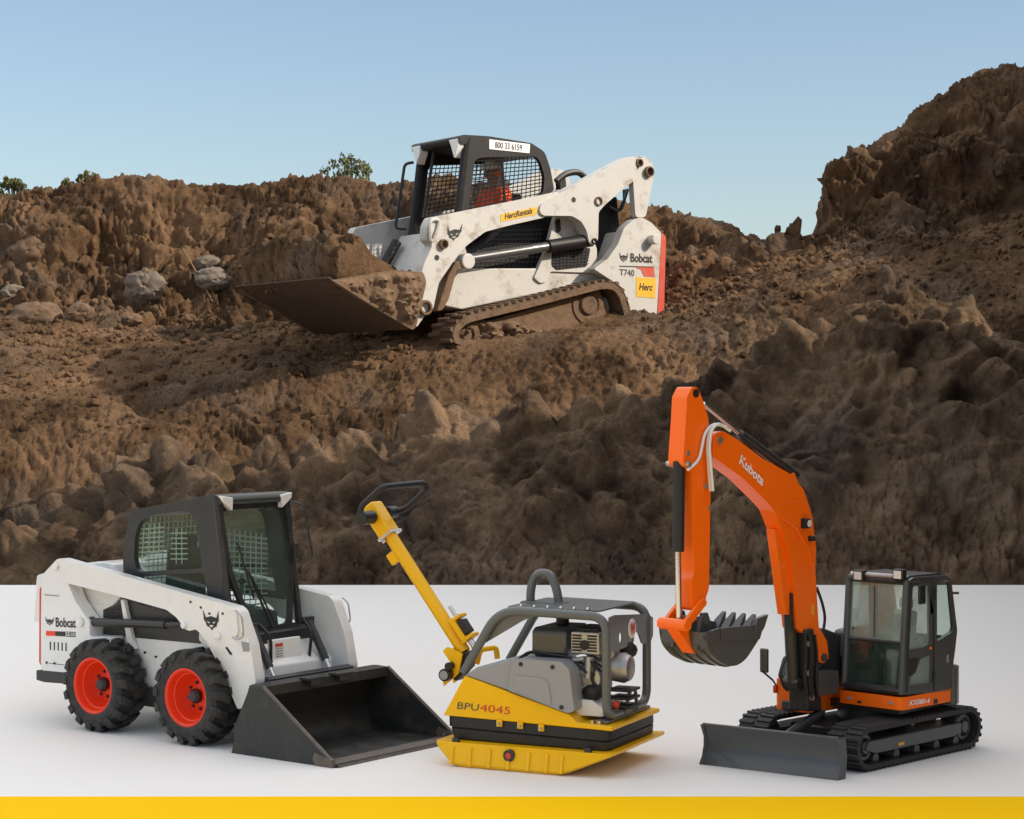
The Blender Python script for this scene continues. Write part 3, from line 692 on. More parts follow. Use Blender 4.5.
# ================================================================ vibrating plate compactor
def build_plate():
    F = Frame(562, 776, (.5, -.4, 0), R(-25))
    T = thing('plate_compactor', F, 'yellow plate compactor with a grey tube frame, exposed engine and long yellow handle', 'compactor')
    def cor(x, z): return (x, z-.028*(.82-x))
    def S(pts, y): return [cor(x, z) for x, z in F.S(pts, y)]
    def z4(pts): return [(430+a/3.5625, 560+b/3.5625) for a, b in pts]
    def z5(pts): return [(340+a/3.561, 470+b/3.561) for a, b in pts]
    def lay(pts, y): return [(x, y, z) for x, z in S(z4(pts), y)]
    yn, yf, yc = -.30, .66, .18
    # base plate: upturned rim over a smaller sole
    def ring(x0, x1, y0, y1, z, zx, c):
        pts = fillet([(x0, y0), (x1, y0), (x1, y1), (x0, y1)], c, 4)
        return [Vector((p.x, p.y, z+zx*max(0, abs(p.x-.15)-.4))) for p in pts]
    bp = MB(); rings = [ring(-.40,.50,yn-.09,yf+.08,.0,.0,.08), ring(-.44,.56,yn-.115,yf+.11,.025,.05,.08), ring(-.53,.78,yn-.10,yf+.10,.105,.06,.06),
                        ring(-.56,.88,yn-.085,yf+.09,.145,.05,.05), ring(-.56,.885,yn-.085,yf+.09,.168,.05,.05), ring(-.53,.85,yn-.05,yf+.06,.168,.05,.05), ring(-.50,.80,yn+.02,yf-.02,.185,.0,.05)]
    bp.loft(rings); base = bp.build('base_plate', M['yellow'], T, smooth=40, bevel=.004)
    for x in (-.40, -.25, -.09, .07, .23, .38, .50):
        MB().prism('x', [(yn-.135,.02),(yn-.108,.152),(yn-.06,.152),(yn-.08,.02)], x-.013, x+.013).build('rib', M['yellow'], base, bevel=.006)
    hx, hz = S(z4([(281,692)]), yn-.11)[0]
    MB().lathe([(.02,.045),(-.012,.045),(-.018,.038),(-.018,.026)], (hx, yn-.105, hz+.01), n=20).build('drain_boss', M['black'], base)
    MB().lathe([(.02,.024),(-.02,.024),(-.022,.012),(-.022,.001)], (hx, yn-.105, hz+.01), n=16).build('drain_plug', M['red'], base)
    for q in ((92,619),(562,690)):
        x, z = S(z4([q]), yn-.06)[0]; MB().box((x, yn-.055, .19), (.055, .04, .045)).build('tie_lug', M['black'], base, bevel=.008)
    # rubber band round the middle
    bl, tl = S(z4([(75,620),(55,535)]), yn); br, tr_ = S(z4([(628,680),(625,605)]), yn)
    bd = MB()
    def rr(x0, x1, z0, z1, o): 
        return [Vector((p.x, p.y, z0+(z1-z0)*(p.x+.47)/(1.29))) for p in fillet([(x0-o, yn-o), (x1+o, yn-o), (x1+o, yf+o), (x0-o, yf+o)], .07, 5)]
    bd.loft([rr(-.45,.82,.185,.185,-.02), rr(-.46,.825,.20,.19,0), rr(-.475,.825,.27,.25,.004), rr(-.48,.825,.275,.255,-.004), rr(-.49,.825,.285,.265,.005), rr(-.495,.825,.36,.335,.003)])
    bd.build('rubber_skirt', M['ink'], T, smooth=40)
    # yellow lower hood and deck
    pr = S(z4([(46,536),(122,397),(500,547),(520,531),(600,560),(640,588),(640,613)]), yn-.012)
    hood = MB().prism('y', [pr[0], pr[1], pr[2], (pr[2][0]+.05, .385), (.86, .372), (.86, .338)], yn-.012, yf+.015)
    ho = hood.build('lower_hood', M['yellow'], T, bevel=.012, seg=3)
    for q in ((247,570),(321,580),(396,591)):
        x, z = S(z4([q]), yn-.02)[0]
        MB().box((x, yn-.018, z+.0), (.045, .02, .05)).build('skirt_clip', M['yellow'], ho, bevel=.004)
        MB().cyl((x, yn-.025, z-.003), (x, yn-.042, z-.003), .012, n=6).build('bolt', M['alu'], ho)
    # grey upper cover
    g = S(z4([(122,396),(165,368),(195,362),(300,347),(315,470)]), yn-.005)
    gc = MB().prism('y', [g[0], g[1], g[2], (g[3][0], g[3][1]), (g[3][0]+.1, g[3][1]), (g[4][0]+.3, g[4][1]-.10), (g[4][0], g[4][1])], yn-.004, yf-.10)
    gc.build('upper_cover', M['grey_cover'], T, bevel=.018, seg=3)
    p = fillet(S(z4([(278,454),(293,352),(322,345),(466,357),(496,386),(514,532),(497,543),(470,534)]), yn-.035), .02, 3)
    pc = MB().prism('y', p, yn-.036, yn+.16).build('belt_cover', M['grey_cover'], T, bevel=.012, seg=3)
    p2 = fillet(S(z4([(300,400),(405,415),(420,430),(432,505),(425,512),(300,455)]), yn-.044), .02, 3)
    MB().prism('y', p2, yn-.044, yn-.03).build('cover_panel', M['grey_cover'], pc)
    for q in ((323,362),(436,376),(468,520)):
        x, z = S(z4([q]), yn-.04)[0]; MB().cyl((x, yn-.03, z), (x, yn-.044, z), .016, n=12).build('bolt', M['ink'], pc)
    lettering('BPU', M['ink_grey'], T, *lay([(97,514),(172,524),(100,490)], yn-.014), (0,-1,0), bold=-.005)
    lettering('4045', M['ink_red'], T, *lay([(178,525),(285,540),(180,499)], yn-.014), (0,-1,0), bold=-.005)
    # tube frame
    a = S(z4([(120,385),(245,165),(612,190),(632,545)]), -.25)
    (x0, z0), (x1, z1), (x2, z2), (x3, z3) = a; x2 = x3 = .79; z2 = z1-.015; z3 = .43; yb = .57
    path = [(x0, -.25, z0), (x1, -.25, z1), (x2, -.25, z2), (x3, -.25, z3), (x3, yb, z3), (x2, yb, z2), (x1, yb, z1), (x0, yb, z0)]
    fr = MB().tube(path, .034, n=14, round_=[.01,.17,.13,.13,.13,.13,.17,.01], seg=7)
    fo = fr.build('tube_frame', M['frame_grey'], T, smooth=60)
    MB().prism('z', fillet([(x1+.05,-.21),(x2-.07,-.21),(x2-.07,yb-.04),(x1+.05,yb-.04)], .03, 3), z1+.012, z1+.026).build('top_plate', M['frame_grey'], T, bevel=.004)
    MB().prism('y', [(x0+.10, z0+.19), (x1+.05, z1-.01), (x1+.34, z1-.01), (x1+.18, z1-.08)], -.222, -.21).build('gusset', M['frame_grey'], T)
    for t in (.16,.30,.44,.58,.72,.86):
        x = x1+.05+(x2-x1-.1)*t; MB().sphere((x, -.225, z1+.032), .015, 10).build('rivet', M['steel'], T)
    ax, az = S(z4([(408,140)]), .16)[0]
    lo = MB().tube([(ax-.12, .16, z1+.0), (ax-.115, .16, z1+.14), (ax-.07, .16, z1+.25), (ax+.05, .16, z1+.25), (ax+.10, .16, z1+.14), (ax+.125, .16, z1+.0)], .034, n=12, round_=.09, seg=6); lo.build('lifting_eye', M['frame_grey'], T, smooth=60)
    MB().box((ax, .16, z1+.02), (.34, .16, .03)).build('eye_base', M['frame_grey'], T, bevel=.006)
    # bent plate at the front of the frame, with a round badge
    q = F.X(z4([(636,205),(655,196),(775,192),(792,205),(792,268),(780,302),(752,297),(738,256),(716,262),(697,310),(636,335)]), x2+.01)
    cx, cz = F.X(z4([(676,276)]), x2+.01)[0]
    hole = [(cx+.032*math.cos(k*.524), cz+.042*math.sin(k*.524)) for k in range(12)]
    MB().prism('x', q, x2+.006, x2+.018, holes=[hole]).build('front_plate', M['frame_grey'], T, bevel=.003)
    bx, bz = F.X(z4([(720,244)]), x2+.02)[0]
    bo = MB().lathe([(.0,.001),(.0,.072),(-.006,.075)], (x2+.024, bx, bz), 'x', 28).build('badge', M['ink_white'], T)
    lettering('W', M['ink_red'], bo, (x2+.026, bx-.052, bz-.045), (x2+.026, bx+.052, bz-.045), (x2+.026, bx-.052, bz+.045), (1,0,0), bold=.05)
    MB().tube([(x3+.03, .0+.06, z3-.02), (x3+.05, .06, z3+.14), (x3+.05, .20, z3+.17), (x3+.05, .24, z3-.02)], .014, n=8, round_=.07).build('tie_hook', M['frame_grey'], T)
    # engine
    ye = -.10
    def bxz(pts): 
        s = S(z4(pts), ye); return min(p[0] for p in s), max(p[0] for p in s), min(p[1] for p in s), max(p[1] for p in s)
    a0,a1,b0,b1 = bxz([(365,228),(490,340)])
    tk = MB().loft([[Vector((a0+(a1-a0)*s, y, zz)) for s, y in ((.04,ye+.02),(.96,ye+.02),(.96,ye+.40),(.04,ye+.40))] if k in (0,5) else [Vector((a0+(a1-a0)*s, y, zz)) for s, y in ((-.0,ye-.02),(1.,ye-.02),(1.,ye+.44),(0,ye+.44))] for k, zz in enumerate((b0-.02, b0+.03, b0+.10, b0+.11, b1-.03, b1))])
    tk.build('fuel_tank', M['charcoal'], T, bevel=.02, seg=3)
    MB().cyl(((a0+a1)/2, .14, b1), ((a0+a1)/2, .14, b1+.05), .05).build('fuel_cap', M['ink'], T, bevel=.006)
    a0,a1,b0,b1 = bxz([(503,248),(606,338)])
    mf = MB().box(((a0+a1)/2, ye+.09, (b0+b1)/2), (a1-a0, .2, b1-b0)).build('muffler_guard', M['alu'], T, bevel=.012)
    for k in range(6):
        for h in (.22, .74):
            MB().box((a0+(a1-a0)*h, ye-.011, b0+(b1-b0)*(.18+.13*k)), ((a1-a0)*.32, .006, .014)).build('vent_slot', M['ink'], mf)
    MB().cyl((a0+(a1-a0)*.48, ye-.01, b0+(b1-b0)*.42), (a0+(a1-a0)*.48, ye-.016, b0+(b1-b0)*.42), .038).build('exhaust_outlet', M['ink'], mf)
    MB().box(((a0+a1)/2, ye+.16, b1+.0), (a1-a0-.04, .25, .06)).build('engine_shroud', M['ink'], T, bevel=.015)
    e0,e1,f0,f1 = bxz([(515,350),(610,480)])
    for k in range(9):
        z = f0+(f1-f0)*k/8
        ang = Matrix.Rotation(R(28), 3, 'Y')
        MB().box(((e0+e1)/2+.02*(k-4)*.5, ye+.17, z+.0), (.20, .26, .011), ang).build('cooling_fin', M['alu'], T, bevel=.003)
    MB().box(((e0+e1)/2, ye+.2, (f0+f1)/2), (.16, .2, f1-f0)).build('engine_block', M['alu'], T, bevel=.015)
    MB().tube([(e0-.02, ye-.03, f1-.05), (e0+.0, ye-.05, f1+.0), (e0+.10, ye-.05, f1+.02)], .020, n=8, round_=.03).build('exhaust_elbow', M['alu'], T)
    MB().tube([(e0+.13, ye-.02, f1+.03), (e0+.12, ye-.03, (f0+f1)/2)], .034, n=12).build('intake_pipe', M['alu'], T)
    h0,h1,k0,k1 = bxz([(635,345),(700,450)])
    MB().lathe([(-.14,.05),(-.12,.10),(.0,.115),(.05,.09),(.06,.05),(.06,.001)], ((h0+h1)/2-.03, .12, (k0+k1)/2), 'x', 24).build('recoil_housing', M['alu'], T)
    MB().sphere(((h0+h1)/2-.10, .34, k1-.0), .085, 12, (1,1,.8)).build('air_filter', M['ink'], T)
    MB().cyl(((h0+h1)/2-.13, .40, k1+.0), ((h0+h1)/2-.11, .42, k1+.18), .05).build('filter_stack', M['alu'], T)
    for k in range(3): MB().box(((h0+h1)/2-.02, .08, k0-.05-.06*k), (.18, .22, .02)).build('mounting_fin', M['ink'], T, bevel=.004)
    w0,w1,v0,v1 = bxz([(517,475),(618,552)])
    MB().prism('y', [(w0, v1-.02), (w1-.06, v1-.02), (w1+.03, v0+.06), (w1+.03, v0), (w0, v0)], ye-.08, ye+.30).build('engine_tray', M['ink_white'], T, bevel=.008)
    MB().sphere(((w0+w1)/2+.04, ye-.02, v1+.03), .075, 12, (1.2,1,.8)).build('sump', M['ink'], T)
    rx, rz = S(z4([(657,517)]), -.05)[0]
    MB().sphere((rx, -.02, rz), .035, 10).build('drain_knob', M['red'], T)
    for q in ((575,577),(600,579)):
        x, z = S(z4([q]), -.27)[0]; MB().cyl((x, -.26, .375), (x, -.26, .40), .018, n=6).build('bolt', M['steel'], T)
    MB().box((.745, yc, .39), (.12, .86, .02)).build('frame_foot', M['frame_grey'], T, bevel=.005)
    # cables and small fittings round the engine
    for k, (ya_, dz_) in enumerate(((-.16, 0), (-.13, .05), (-.02, .02))):
        q = S(z4([(300+8*k,372),(355,350-14*k),(420,352),(505,345+20*k),(560,400)]), ya_); MB().tube([(a, ya_, b+dz_) for a, b in q], .010, n=6, round_=.06).build('cable', M['ink'], T)
    q = S(z4([(560,345),(590,375),(575,430),(600,455)]), -.14); MB().tube([(a, -.14, b) for a, b in q], .012, n=6, round_=.05).build('fuel_hose', M['ink'], T)
    for qx, qz in ((540,395),(585,395),(545,450),(590,448),(530,425)):
        x, z = S(z4([(qx, qz)]), -.14)[0]; MB().cyl((x, -.10, z), (x, -.145, z), .014, n=6).build('bolt', M['steel'], T)
    q = S(z4([(560,420)]), -.13)[0]; MB().lathe([(0,.10),(-.025,.10),(-.03,.08),(-.03,.03),(-.045,.03),(-.045,.001)], (q[0], -.10, q[1]), n=24).build('crankcase_cover', M['alu'], T, smooth=30)
    q = S(z4([(600,300),(640,300)]), .0); MB().cyl((q[0][0]+.05, .02, q[0][1]-.05), (q[0][0]+.06, .12, q[0][1]-.05), .07, n=20).build('carburettor', M['alu'], T, bevel=.01)
    # handle
    pt = lambda a, b, y: Vector(F.P(340+a/3.561, 470+b/3.561, 'y', y))
    P0, P1, P2 = pt(438,640,yc), pt(178,232,yc), pt(112,128,yc)
    d = (P1-P0).normalized(); side = Vector((0,1,0)); up = d.cross(side).normalized()
    if up.z < 0: up = -up
    rot = Matrix((side, up, d)).transposed()
    MB().cyl(P0-d*.02, P1+d*.02, .052, n=20).build('handle_pole', M['yellow'], T, smooth=60)
    hd = MB(); c = (P1+P2)/2; hd.box(c, (.17, .13, (P2-P1).length+.02), rot); head = hd.build('handle_head', M['yellow'], T, bevel=.022, seg=3)
    MB().box(P1, (.185, .145, .022), rot).build('clamp_plate', M['steel'], T, bevel=.003)
    for s in (-1, 1): MB().cyl(P1-d*.025+side*.06*s-up*.03, P1-d*.025+side*.06*s-up*.06, .012, n=8).build('bolt', M['steel'], T)
    N = pt(77,172,-.10); Fp = pt(192,150,.40)
    MB().cyl(N-side*.02, N+side*.17, .055, n=20).build('handle_pivot', M['ink'], head, bevel=.01)
    MB().cyl(Fp-side*.12, Fp+side*.02, .05, n=20).build('handle_pivot', M['ink'], head, bevel=.01)
    gp = [pt(72,150,-.10), pt(78,128,-.10), pt(150,60,-.06), pt(298,46,.36), pt(312,66,.40), pt(238,136,.40), pt(200,148,.40)]
    MB().tube(gp, .024, n=12, round_=.06, seg=5).build('grip_bar', M['ink'], head, smooth=60)
    lt = pt(192,312,yc); MB().box(lt-up*.0, (.05, .09, .10), rot).build('height_latch', M['yellow'], T, bevel=.012)
    # hinge, lock and speed control
    cc = pt(428,572,yc-.02); cs = MB(); cs.box(cc+up*.01, (.13, .05, .22), rot); cs.box(cc+up*.05+d*.09, (.13, .10, .03), rot); cs.box(cc+up*.05-d*.09, (.13, .10, .03), rot)
    co = cs.build('control_bracket', M['yellow'], T, bevel=.012)
    MB().box(cc+up*.05, (.10, .07, .12), rot).build('control_box', M['ink'], co, bevel=.008)
    MB().cyl(cc+up*.05+d*.10-side*.03, cc+up*.05+d*.20-side*.03, .015).build('lock_pin', M['steel'], co)
    MB().cyl(cc+up*.03-d*.11, cc+up*.03-d*.20, .024).build('spring_pin', M['steel'], co)
    hb = MB(); h1_ = pt(405,690,yc)
    for s in (-1, 1): hb.prism('y', [tuple((pt(a, b, yc)).xz) for a, b in ((384,640),(400,625),(455,650),(440,720),(412,745),(388,765),(384,745),(405,715),(412,680))], yc+s*.085-.012, yc+s*.085+.012)
    hb.build('hinge_bracket', M['yellow'], T, bevel=.006)
    MB().cyl(h1_+Vector((.03,-.16,.0)), h1_+Vector((.03,.16,.0)), .03).build('hinge_pin', M['ink'], T)
    kb = pt(380,728,yc-.12); MB().cyl(kb-Vector((0,.05,0)), kb+Vector((0,.05,0)), .05, n=18).build('lock_knob', M['ink'], T, bevel=.008)
    MB().cyl(kb-Vector((0,.055,0)), kb-Vector((0,.05,0)), .035, n=18).build('knob_cap', M['grey_cover'], T)
    MB().prism('y', [tuple(pt(a, b, yc).xz) for a, b in ((415,690),(440,650),(475,640),(470,700),(425,750),(412,740))], yc-.06, yc+.06).build('damper_block', M['ink'], T, bevel=.01)
    ub = [pt(488,690,.35), pt(500,640,.35), pt(556,632,.45), pt(560,672,.45)]
    MB().tube(ub, .022, n=8, round_=.03).build('rear_bar', M['yellow'], T)
build_plate()
# ================================================================ tracked excavator
def track_loop(x0, x1, z0, z1, r0, r1, n=10):
    """side outline of a track running round a front and a rear wheel; r0 front, r1 rear"""
    pts = []
    for k in range(n+1):
        a = -math.pi/2+math.pi*k/n; pts.append((x0-r0+r0*math.cos(a), z0+r0+r0*math.sin(a)))
    for k in range(n+1):
        a = math.pi/2+math.pi*k/n; pts.append((x1+r1+r1*math.cos(a), z0+r1+r1*math.sin(a)))
    return pts
def resample(pts, step):
    P = [Vector(p) for p in pts]; L = [0]
    for i in range(len(P)): L.append(L[-1]+(P[(i+1) % len(P)]-P[i]).length)
    n = int(L[-1]/step); out = []
    j = 0
    for k in range(n):
        t = L[-1]*k/n
        while L[j+1] < t: j += 1
        a, b = P[j], P[(j+1) % len(P)]; d = L[j+1]-L[j]
        q = a+(b-a)*((t-L[j])/d if d else 0); tn = (b-a).normalized(); out.append((q, tn))
    return out
def make_track(name, loop, y0, y1, thick, lug, pitch, m, parent, pos=1):
    """rubber belt with cross lugs on the outside"""
    mb = MB(); rs = resample(loop, pitch); n = len(rs)
    def nrm(t): return Vector((t.y, -t.x))
    vs_o = [p for p, t in rs]; vs_i = [p-nrm(t)*thick for p, t in rs]
    for i in range(n):
        j = (i+1) % n
        a, b, c, d = vs_o[i], vs_o[j], vs_i[j], vs_i[i]
        mb.add([(q.x, y, q.y) for y in (y0, y1) for q in (a, b, c, d)], [(0,1,5,4),(2,3,7,6),(0,3,2,1),(4,5,6,7)])
        p, t = rs[i]; nn = nrm(t); w = pitch*.27; ym = (y0+y1)/2
        for ya, yb, sh in ((y0-.004, ym-.01, 0), (ym+.01, y1+.004, .5)):
            s = t*(pitch*sh); q = p+s
            A, B = q-t*w, q+t*w; C, D = q+t*w*.6+nn*lug, q-t*w*.6+nn*lug
            mb.add([(v.x, y, v.y) for y in (ya, yb) for v in (A, B, C, D)], [(0,1,2,3),(7,6,5,4),(0,4,5,1),(1,5,6,2),(2,6,7,3),(3,7,4,0)])
    return mb.build(name, m, parent, smooth=25)

def build_excavator():
    F = Frame(870, 772, (.9, .72, 0), R(180+45))
    T = thing('excavator', F, 'orange tracked excavator with a dark cab, raised boom and black dozer blade', 'excavator')
    def S(pts, y): return [(x, z+.034*(.9-x)) for x, z in F.S(pts, y)]
    z6 = lambda pts: [(650+a/3.561, 370+b/3.561) for a, b in pts]
    z7 = lambda pts: [(690+a/3.413, 560+b/3.413) for a, b in pts]
    z8 = lambda pts: [(640+a/4.55, 560+b/4.55) for a, b in pts]
    zc = lambda pts: [(830+a/5.119, 560+b/5.119) for a, b in pts]
    def lay(pts, y): return [(x, y, z) for x, z in pts]
    # tracks
    yo, yi = .72, .44; fo, fi = -.40, -.12
    zt = S(z7([(760,548)]), yo)[0][1]; xr = S(z7([(994,600)]), yo)[0][0]; xfr = 1.06
    r = zt/2
    print('exc track', zt, xr)
    loop = track_loop(xfr, xr, .016, zt, r-.012, r-.012)
    for a, b in ((yi, yo), (fo, fi)):
        tr = make_track('track', loop, a, b, .035, .011, .058, M['track_rubber'], T)
        ym = (a+b)/2; out = max(a, b)
        for x, rr in ((xfr-r+.0, r-.065), (xr+r, r-.06)):
            MB().lathe([(-.07,.001),(-.07,rr),(-.05,rr+.008),(.07,rr+.008),(.085,rr-.01),(.085,rr*.7),(.06,rr*.62),(.06,.05),(.10,.045),(.10,.001)], (x, ym, r+.005), n=26).build('track_wheel', M['charcoal'], tr, smooth=30)
        fm = MB(); fm.prism('y', [(xfr-r-.02, r+.055), (xr+r+.08, r+.055), (xr+r+.08, r-.03), (xr+r+.2, r-.05), (xfr-r-.10, r-.05), (xfr-r+.03, r-.01)], a+.04, b-.02)
        fm.build('track_frame', M['charcoal'], tr, bevel=.01)
        for k in range(5):
            x = xfr-r-.14-k*(xfr-xr-2*r-.26)/4
            MB().cyl((x, a+.05, .075), (x, b-.05, .075), .038, n=16).build('track_roller', M['charcoal'], tr, smooth=40)
        MB().cyl(((xfr+xr)/2, a+.08, zt-.06), ((xfr+xr)/2, b-.08, zt-.06), .026).build('carrier_roller', M['charcoal'], tr)
    yl = S(z7([(722,634)]), yo-.015)[0]; MB().box((yl[0], yo-.018, yl[1]), (.075, .006, .022)).build('warning_label', M['yellow_label'], T)
    # undercarriage
    un = MB(); un.prism('z', [(.75,.16-.3),(.75,.16+.3),(-.4,.16+.3),(-.4,.16-.3)], .10, .26); un.prism('z', [(.8,-.1),(.8,.42),(.9,.40),(.9,-.08)], .12, .2)
    un.build('undercarriage', M['black'], T, bevel=.02)
    MB().cyl((.10,.18,.25), (.10,.18,zt+.10), .27, n=36).build('slew_ring', M['black'], T, bevel=.01)
    for y in (-.16, .46):
        MB().box((1.05, y, .17), (.44, .07, .09), (0, 0, 0)).build('blade_arm', M['black'], T, bevel=.012)
    bc = MB().cyl((.75, .16, .36), (1.28, .16, .20), .04); bc.build('blade_cylinder', M['black'], T)
    # dozer blade
    xb = 1.39
    L = F.X(z7([(40,700),(45,570),(515,745),(528,598)]), xb); print('blade', L)
    y0, y1 = L[0][0]+.12, L[2][0]-.07; h = L[3][1]*.86
    pf = [(xb+.05, .0), (xb+.012, .06), (xb-.012, .14), (xb-.015, h*.6), (xb+.0, h*.85), (xb+.03, h), (xb+.0, h), (xb-.035, h*.86), (xb-.05, h*.6), (xb-.05, .12), (xb-.02, .04), (xb+.02, 0)]
    SK = .20
    def skew(mb):
        for v in mb.v: v.x += SK*((y1-v.y)/(y1-y0)-.45)
        return mb
    bl = skew(MB().prism('y', pf, y0, y1)).build('dozer_blade', M['charcoal'], T, smooth=40)
    for y in (y0, y1): skew(MB().prism('y', [(xb+.055,.0),(xb+.02,.06),(xb+.0,.14),(xb+.0,h*.7),(xb+.04,h+.005),(xb-.05,h+.005),(xb-.07,h*.5),(xb-.05,0)], y-.012, y+.012)).build('blade_end', M['charcoal'], bl, bevel=.004)
    skew(MB().tube([(xb+.015, y0, h+.002), (xb+.015, y1, h+.002)], .014, n=8)).build('blade_rim', M['charcoal'], bl)
    # ---- upper structure
    yc = .75
    band = S(zc([(375,705),(372,772),(610,757),(612,692)]), yc)
    zb0, zb1 = (band[1][1]+band[2][1])/2, (band[0][1]+band[3][1])/2
    xf = band[0][0]+.015; xk = band[3][0]-.01
    print('band', zb0, zb1, xf, xk)
    y_l = F.X(zc([(45,700)]), xf)[0][0]; print('front left y', y_l)
    pl = MB().prism('z', fillet([(xf, y_l), (xf, yc-.03), (xf-.05, yc), (xk, yc), (xk-.16, yc-.08), (xk-.28, .4), (xk-.28, 0), (xk-.05,-.36), (xf-.15,-.36), (xf-.15, y_l)], .02, 2), zb0, zb1)
    pl.build('side_skirt', M['orange'], T, bevel=.012)
    MB().prism('z', [(xf-.1,-.30),(xf-.1,.66),(xk-.1,.62),(xk-.2,.3),(xk-.05,-.3)], zb0-.05, zb0+.01).build('slew_platform', M['black'], T)
    for q, m in (((100,715),'grey_cover'),((150,735),'ink'),((312,741),'grey_cover')):
        y, z = F.X(zc([q]), xf+.002)[0]; z += .034*(.9-xf); MB().box((xf+.003, y, z), (.005, .035, .018)).build('step_label', M[m], T)
    lettering('KX080-4', M['ink_white'], T, *lay(S(zc([(405,756),(508,749),(408,729)]), yc+.001), yc+.001), (0,1,0), bold=.02, shear=.2)
    q = S(zc([(540,742)]), yc)[0]; MB().box((q[0], yc+.003, q[1]), (.05, .004, .035)).build('side_plate', M['black'], T)
    # counterweight and rear hood
    zk = S(zc([(640,480)]), yc)[0][1]
    cw = MB().prism('z', fillet([(xk-.02, yc-.02), (xk-.16, yc-.06), (xk-.26, .45), (xk-.26,-.05), (xk-.1,-.34), (xk+.1,-.36), (xk+.1, .2), (xk+.02, .5)], .05, 4), zb1+.002, zk)
    cw.build('rear_hood', M['orange'], T, bevel=.04, seg=3)
    cb = MB()
    cb.prism('z', fillet([(xk-.06, yc+.015), (xk-.20, yc-.04), (xk-.32, .45), (xk-.32,-.08), (xk-.14,-.38), (xk-.05,-.38), (xk-.2, .0), (xk-.2, .4), (xk-.03, yc-.06)], .05, 4), zb0-.03, zb1+.16)
    cb.build('counterweight', M['charcoal'], T, bevel=.03, seg=3)
    # right front body (far side): orange corner with black tank top
    e = S(z8([(618,545),(640,672),(690,672),(690,540)]), -.30); x1 = max(p[0] for p in e)
    print('right body', e)
    zlo, zhi = min(p[1] for p in e), max(p[1] for p in e)
    MB().prism('z', fillet([(x1,-.30),(x1+.02,-.08),(x1-.02,.02),(xk+.1,.02),(xk+.1,-.34),(x1-.1,-.34)], .03, 3), zlo, zhi).build('tank_body', M['orange'], T, bevel=.02, seg=3)
    tt = S(z8([(628,540),(670,440),(700,440)]), -.3)
    MB().prism('y', [(x1-.02, zhi+.002), (x1-.10, tt[1][1]), (xk+.2, tt[1][1]+.03), (xk+.2, zhi+.002)], -.32, .03).build('tank_top', M['black'], T, bevel=.03, seg=3)
    MB().box((x1+.01, -.14, zlo+.045), (.06, .16, .07)).build('front_step', M['charcoal'], T, bevel=.01)
    mrr = S(z8([(575,460),(562,505),(612,550),(610,580)]), -.30)
    MB().tube([(a, -.32, b) for a, b in mrr[1:3]], .008, n=6).build('mirror_stalk', M['black'], T)
    MB().tube([(mrr[2][0], -.32, mrr[2][1]), (x1-.02, -.28, mrr[2][1]-.08)], .008, n=6).build('mirror_stalk', M['black'], T)
    mm = MB().box((mrr[0][0], -.32, mrr[0][1]), (.03, .075, .19)).build('mirror', M['charcoal'], T, bevel=.012)
    MB().box((x1+.0, -.30, mrr[3][1]-.02), (.04, .03, .06)).build('marker_lamp', M['red'], T, bevel=.006)
    # engine hood behind the boom
    MB().box((xk+.18, .15, zb1+.22), (.5, .42, .44)).build('engine_hood', M['charcoal'], T, bevel=.04)
    # ---- cab
    side = S(zc([(375,700),(383,440),(402,122),(425,102),(598,100),(622,126),(652,385),(642,480),(612,694)]), yc)
    dz = side[0][1]; top = side[3][1]
    side = fillet(side, [.01,.0,.03,.03,.04,.04,.02,.02,.01], 3)
    w1 = fillet(S(zc([(406,474),(425,146),(512,146),(518,440),(480,462)]), yc), .02, 3)
    w2 = fillet(S(zc([(408,655),(410,612),(440,590),(462,520),(520,500),(518,650)]), yc), .02, 3)
    w3 = fillet(S(zc([(548,437),(548,126),(602,126),(615,140),(636,370),(628,392)]), yc), .015, 3)
    cab = MB()
    cab.prism('y', side, yc-.035, yc, holes=[w1, w2, w3])
    yl = y_l+.01
    cab.prism('y', side, yl, yl+.03, holes=[w1])
    co = cab.build('cab', M['charcoal'], T, bevel=.008)
    for wn in (w1, w2, w3): MB().prism('y', wn, yc-.022, yc-.016).build('side_window', M['glass_lightened'] if wn is not w3 else M['glass_dark'], co, smooth=0)
    for wn in (w1,): MB().prism('y', wn, yl+.012, yl+.018).build('side_window', M['glass_clear'], co, smooth=0)
    # door edges, hinges and handle
    dl = fillet([(a, yc+.003, b) for a, b in S(zc([(392,690),(398,440),(415,124),(528,118),(532,688)]), yc)], .02, 3, False)
    MB().tube(dl, .006, n=5).build('door_seal', M['ink'], co)
    for q in ((530,192),(528,612)):
        x, z = S(zc([q]), yc)[0]; MB().box((x, yc+.006, z), (.03, .014, .085)).build('door_hinge', M['ink'], co, bevel=.004)
    hp = fillet(S(zc([(395,605),(398,520),(455,515),(440,570),(415,605)]), yc+.004), .015, 3)
    MB().prism('y', hp, yc-.01, yc+.006).build('door_handle', M['ink'], co, bevel=.004)
    x, z = S(zc([(513,468)]), yc)[0]; MB().sphere((x, yc+.004, z), .012, 8).build('door_lamp', M['orange'], co)
    x, z = S(zc([(601,527)]), yc)[0]; MB().box((x, yc+.002, z), (.022, .004, .06)).build('door_label', M['grey_cover'], co)
    # front: pillars and two panes
    x0 = side[0][0]; fy = lambda q: F.X(zc([q]), x0-.01)[0]
    p = [S(zc([k]), yc)[0] for k in ((375,698),(383,440),(402,126))]
    def lean(z): # front rake
        return p[0][0]+(p[2][0]-p[0][0])*(z-p[0][1])/(p[2][1]-p[0][1])
    zm = p[1][1]
    for y in (yc-.025, yl+.02):
        MB().tube([(lean(dz)-.008, y, dz), (lean(zm)-.008, y, zm), (lean(top)-.008, y, top-.02)], .026, n=10).build('front_pillar', M['charcoal'], co)
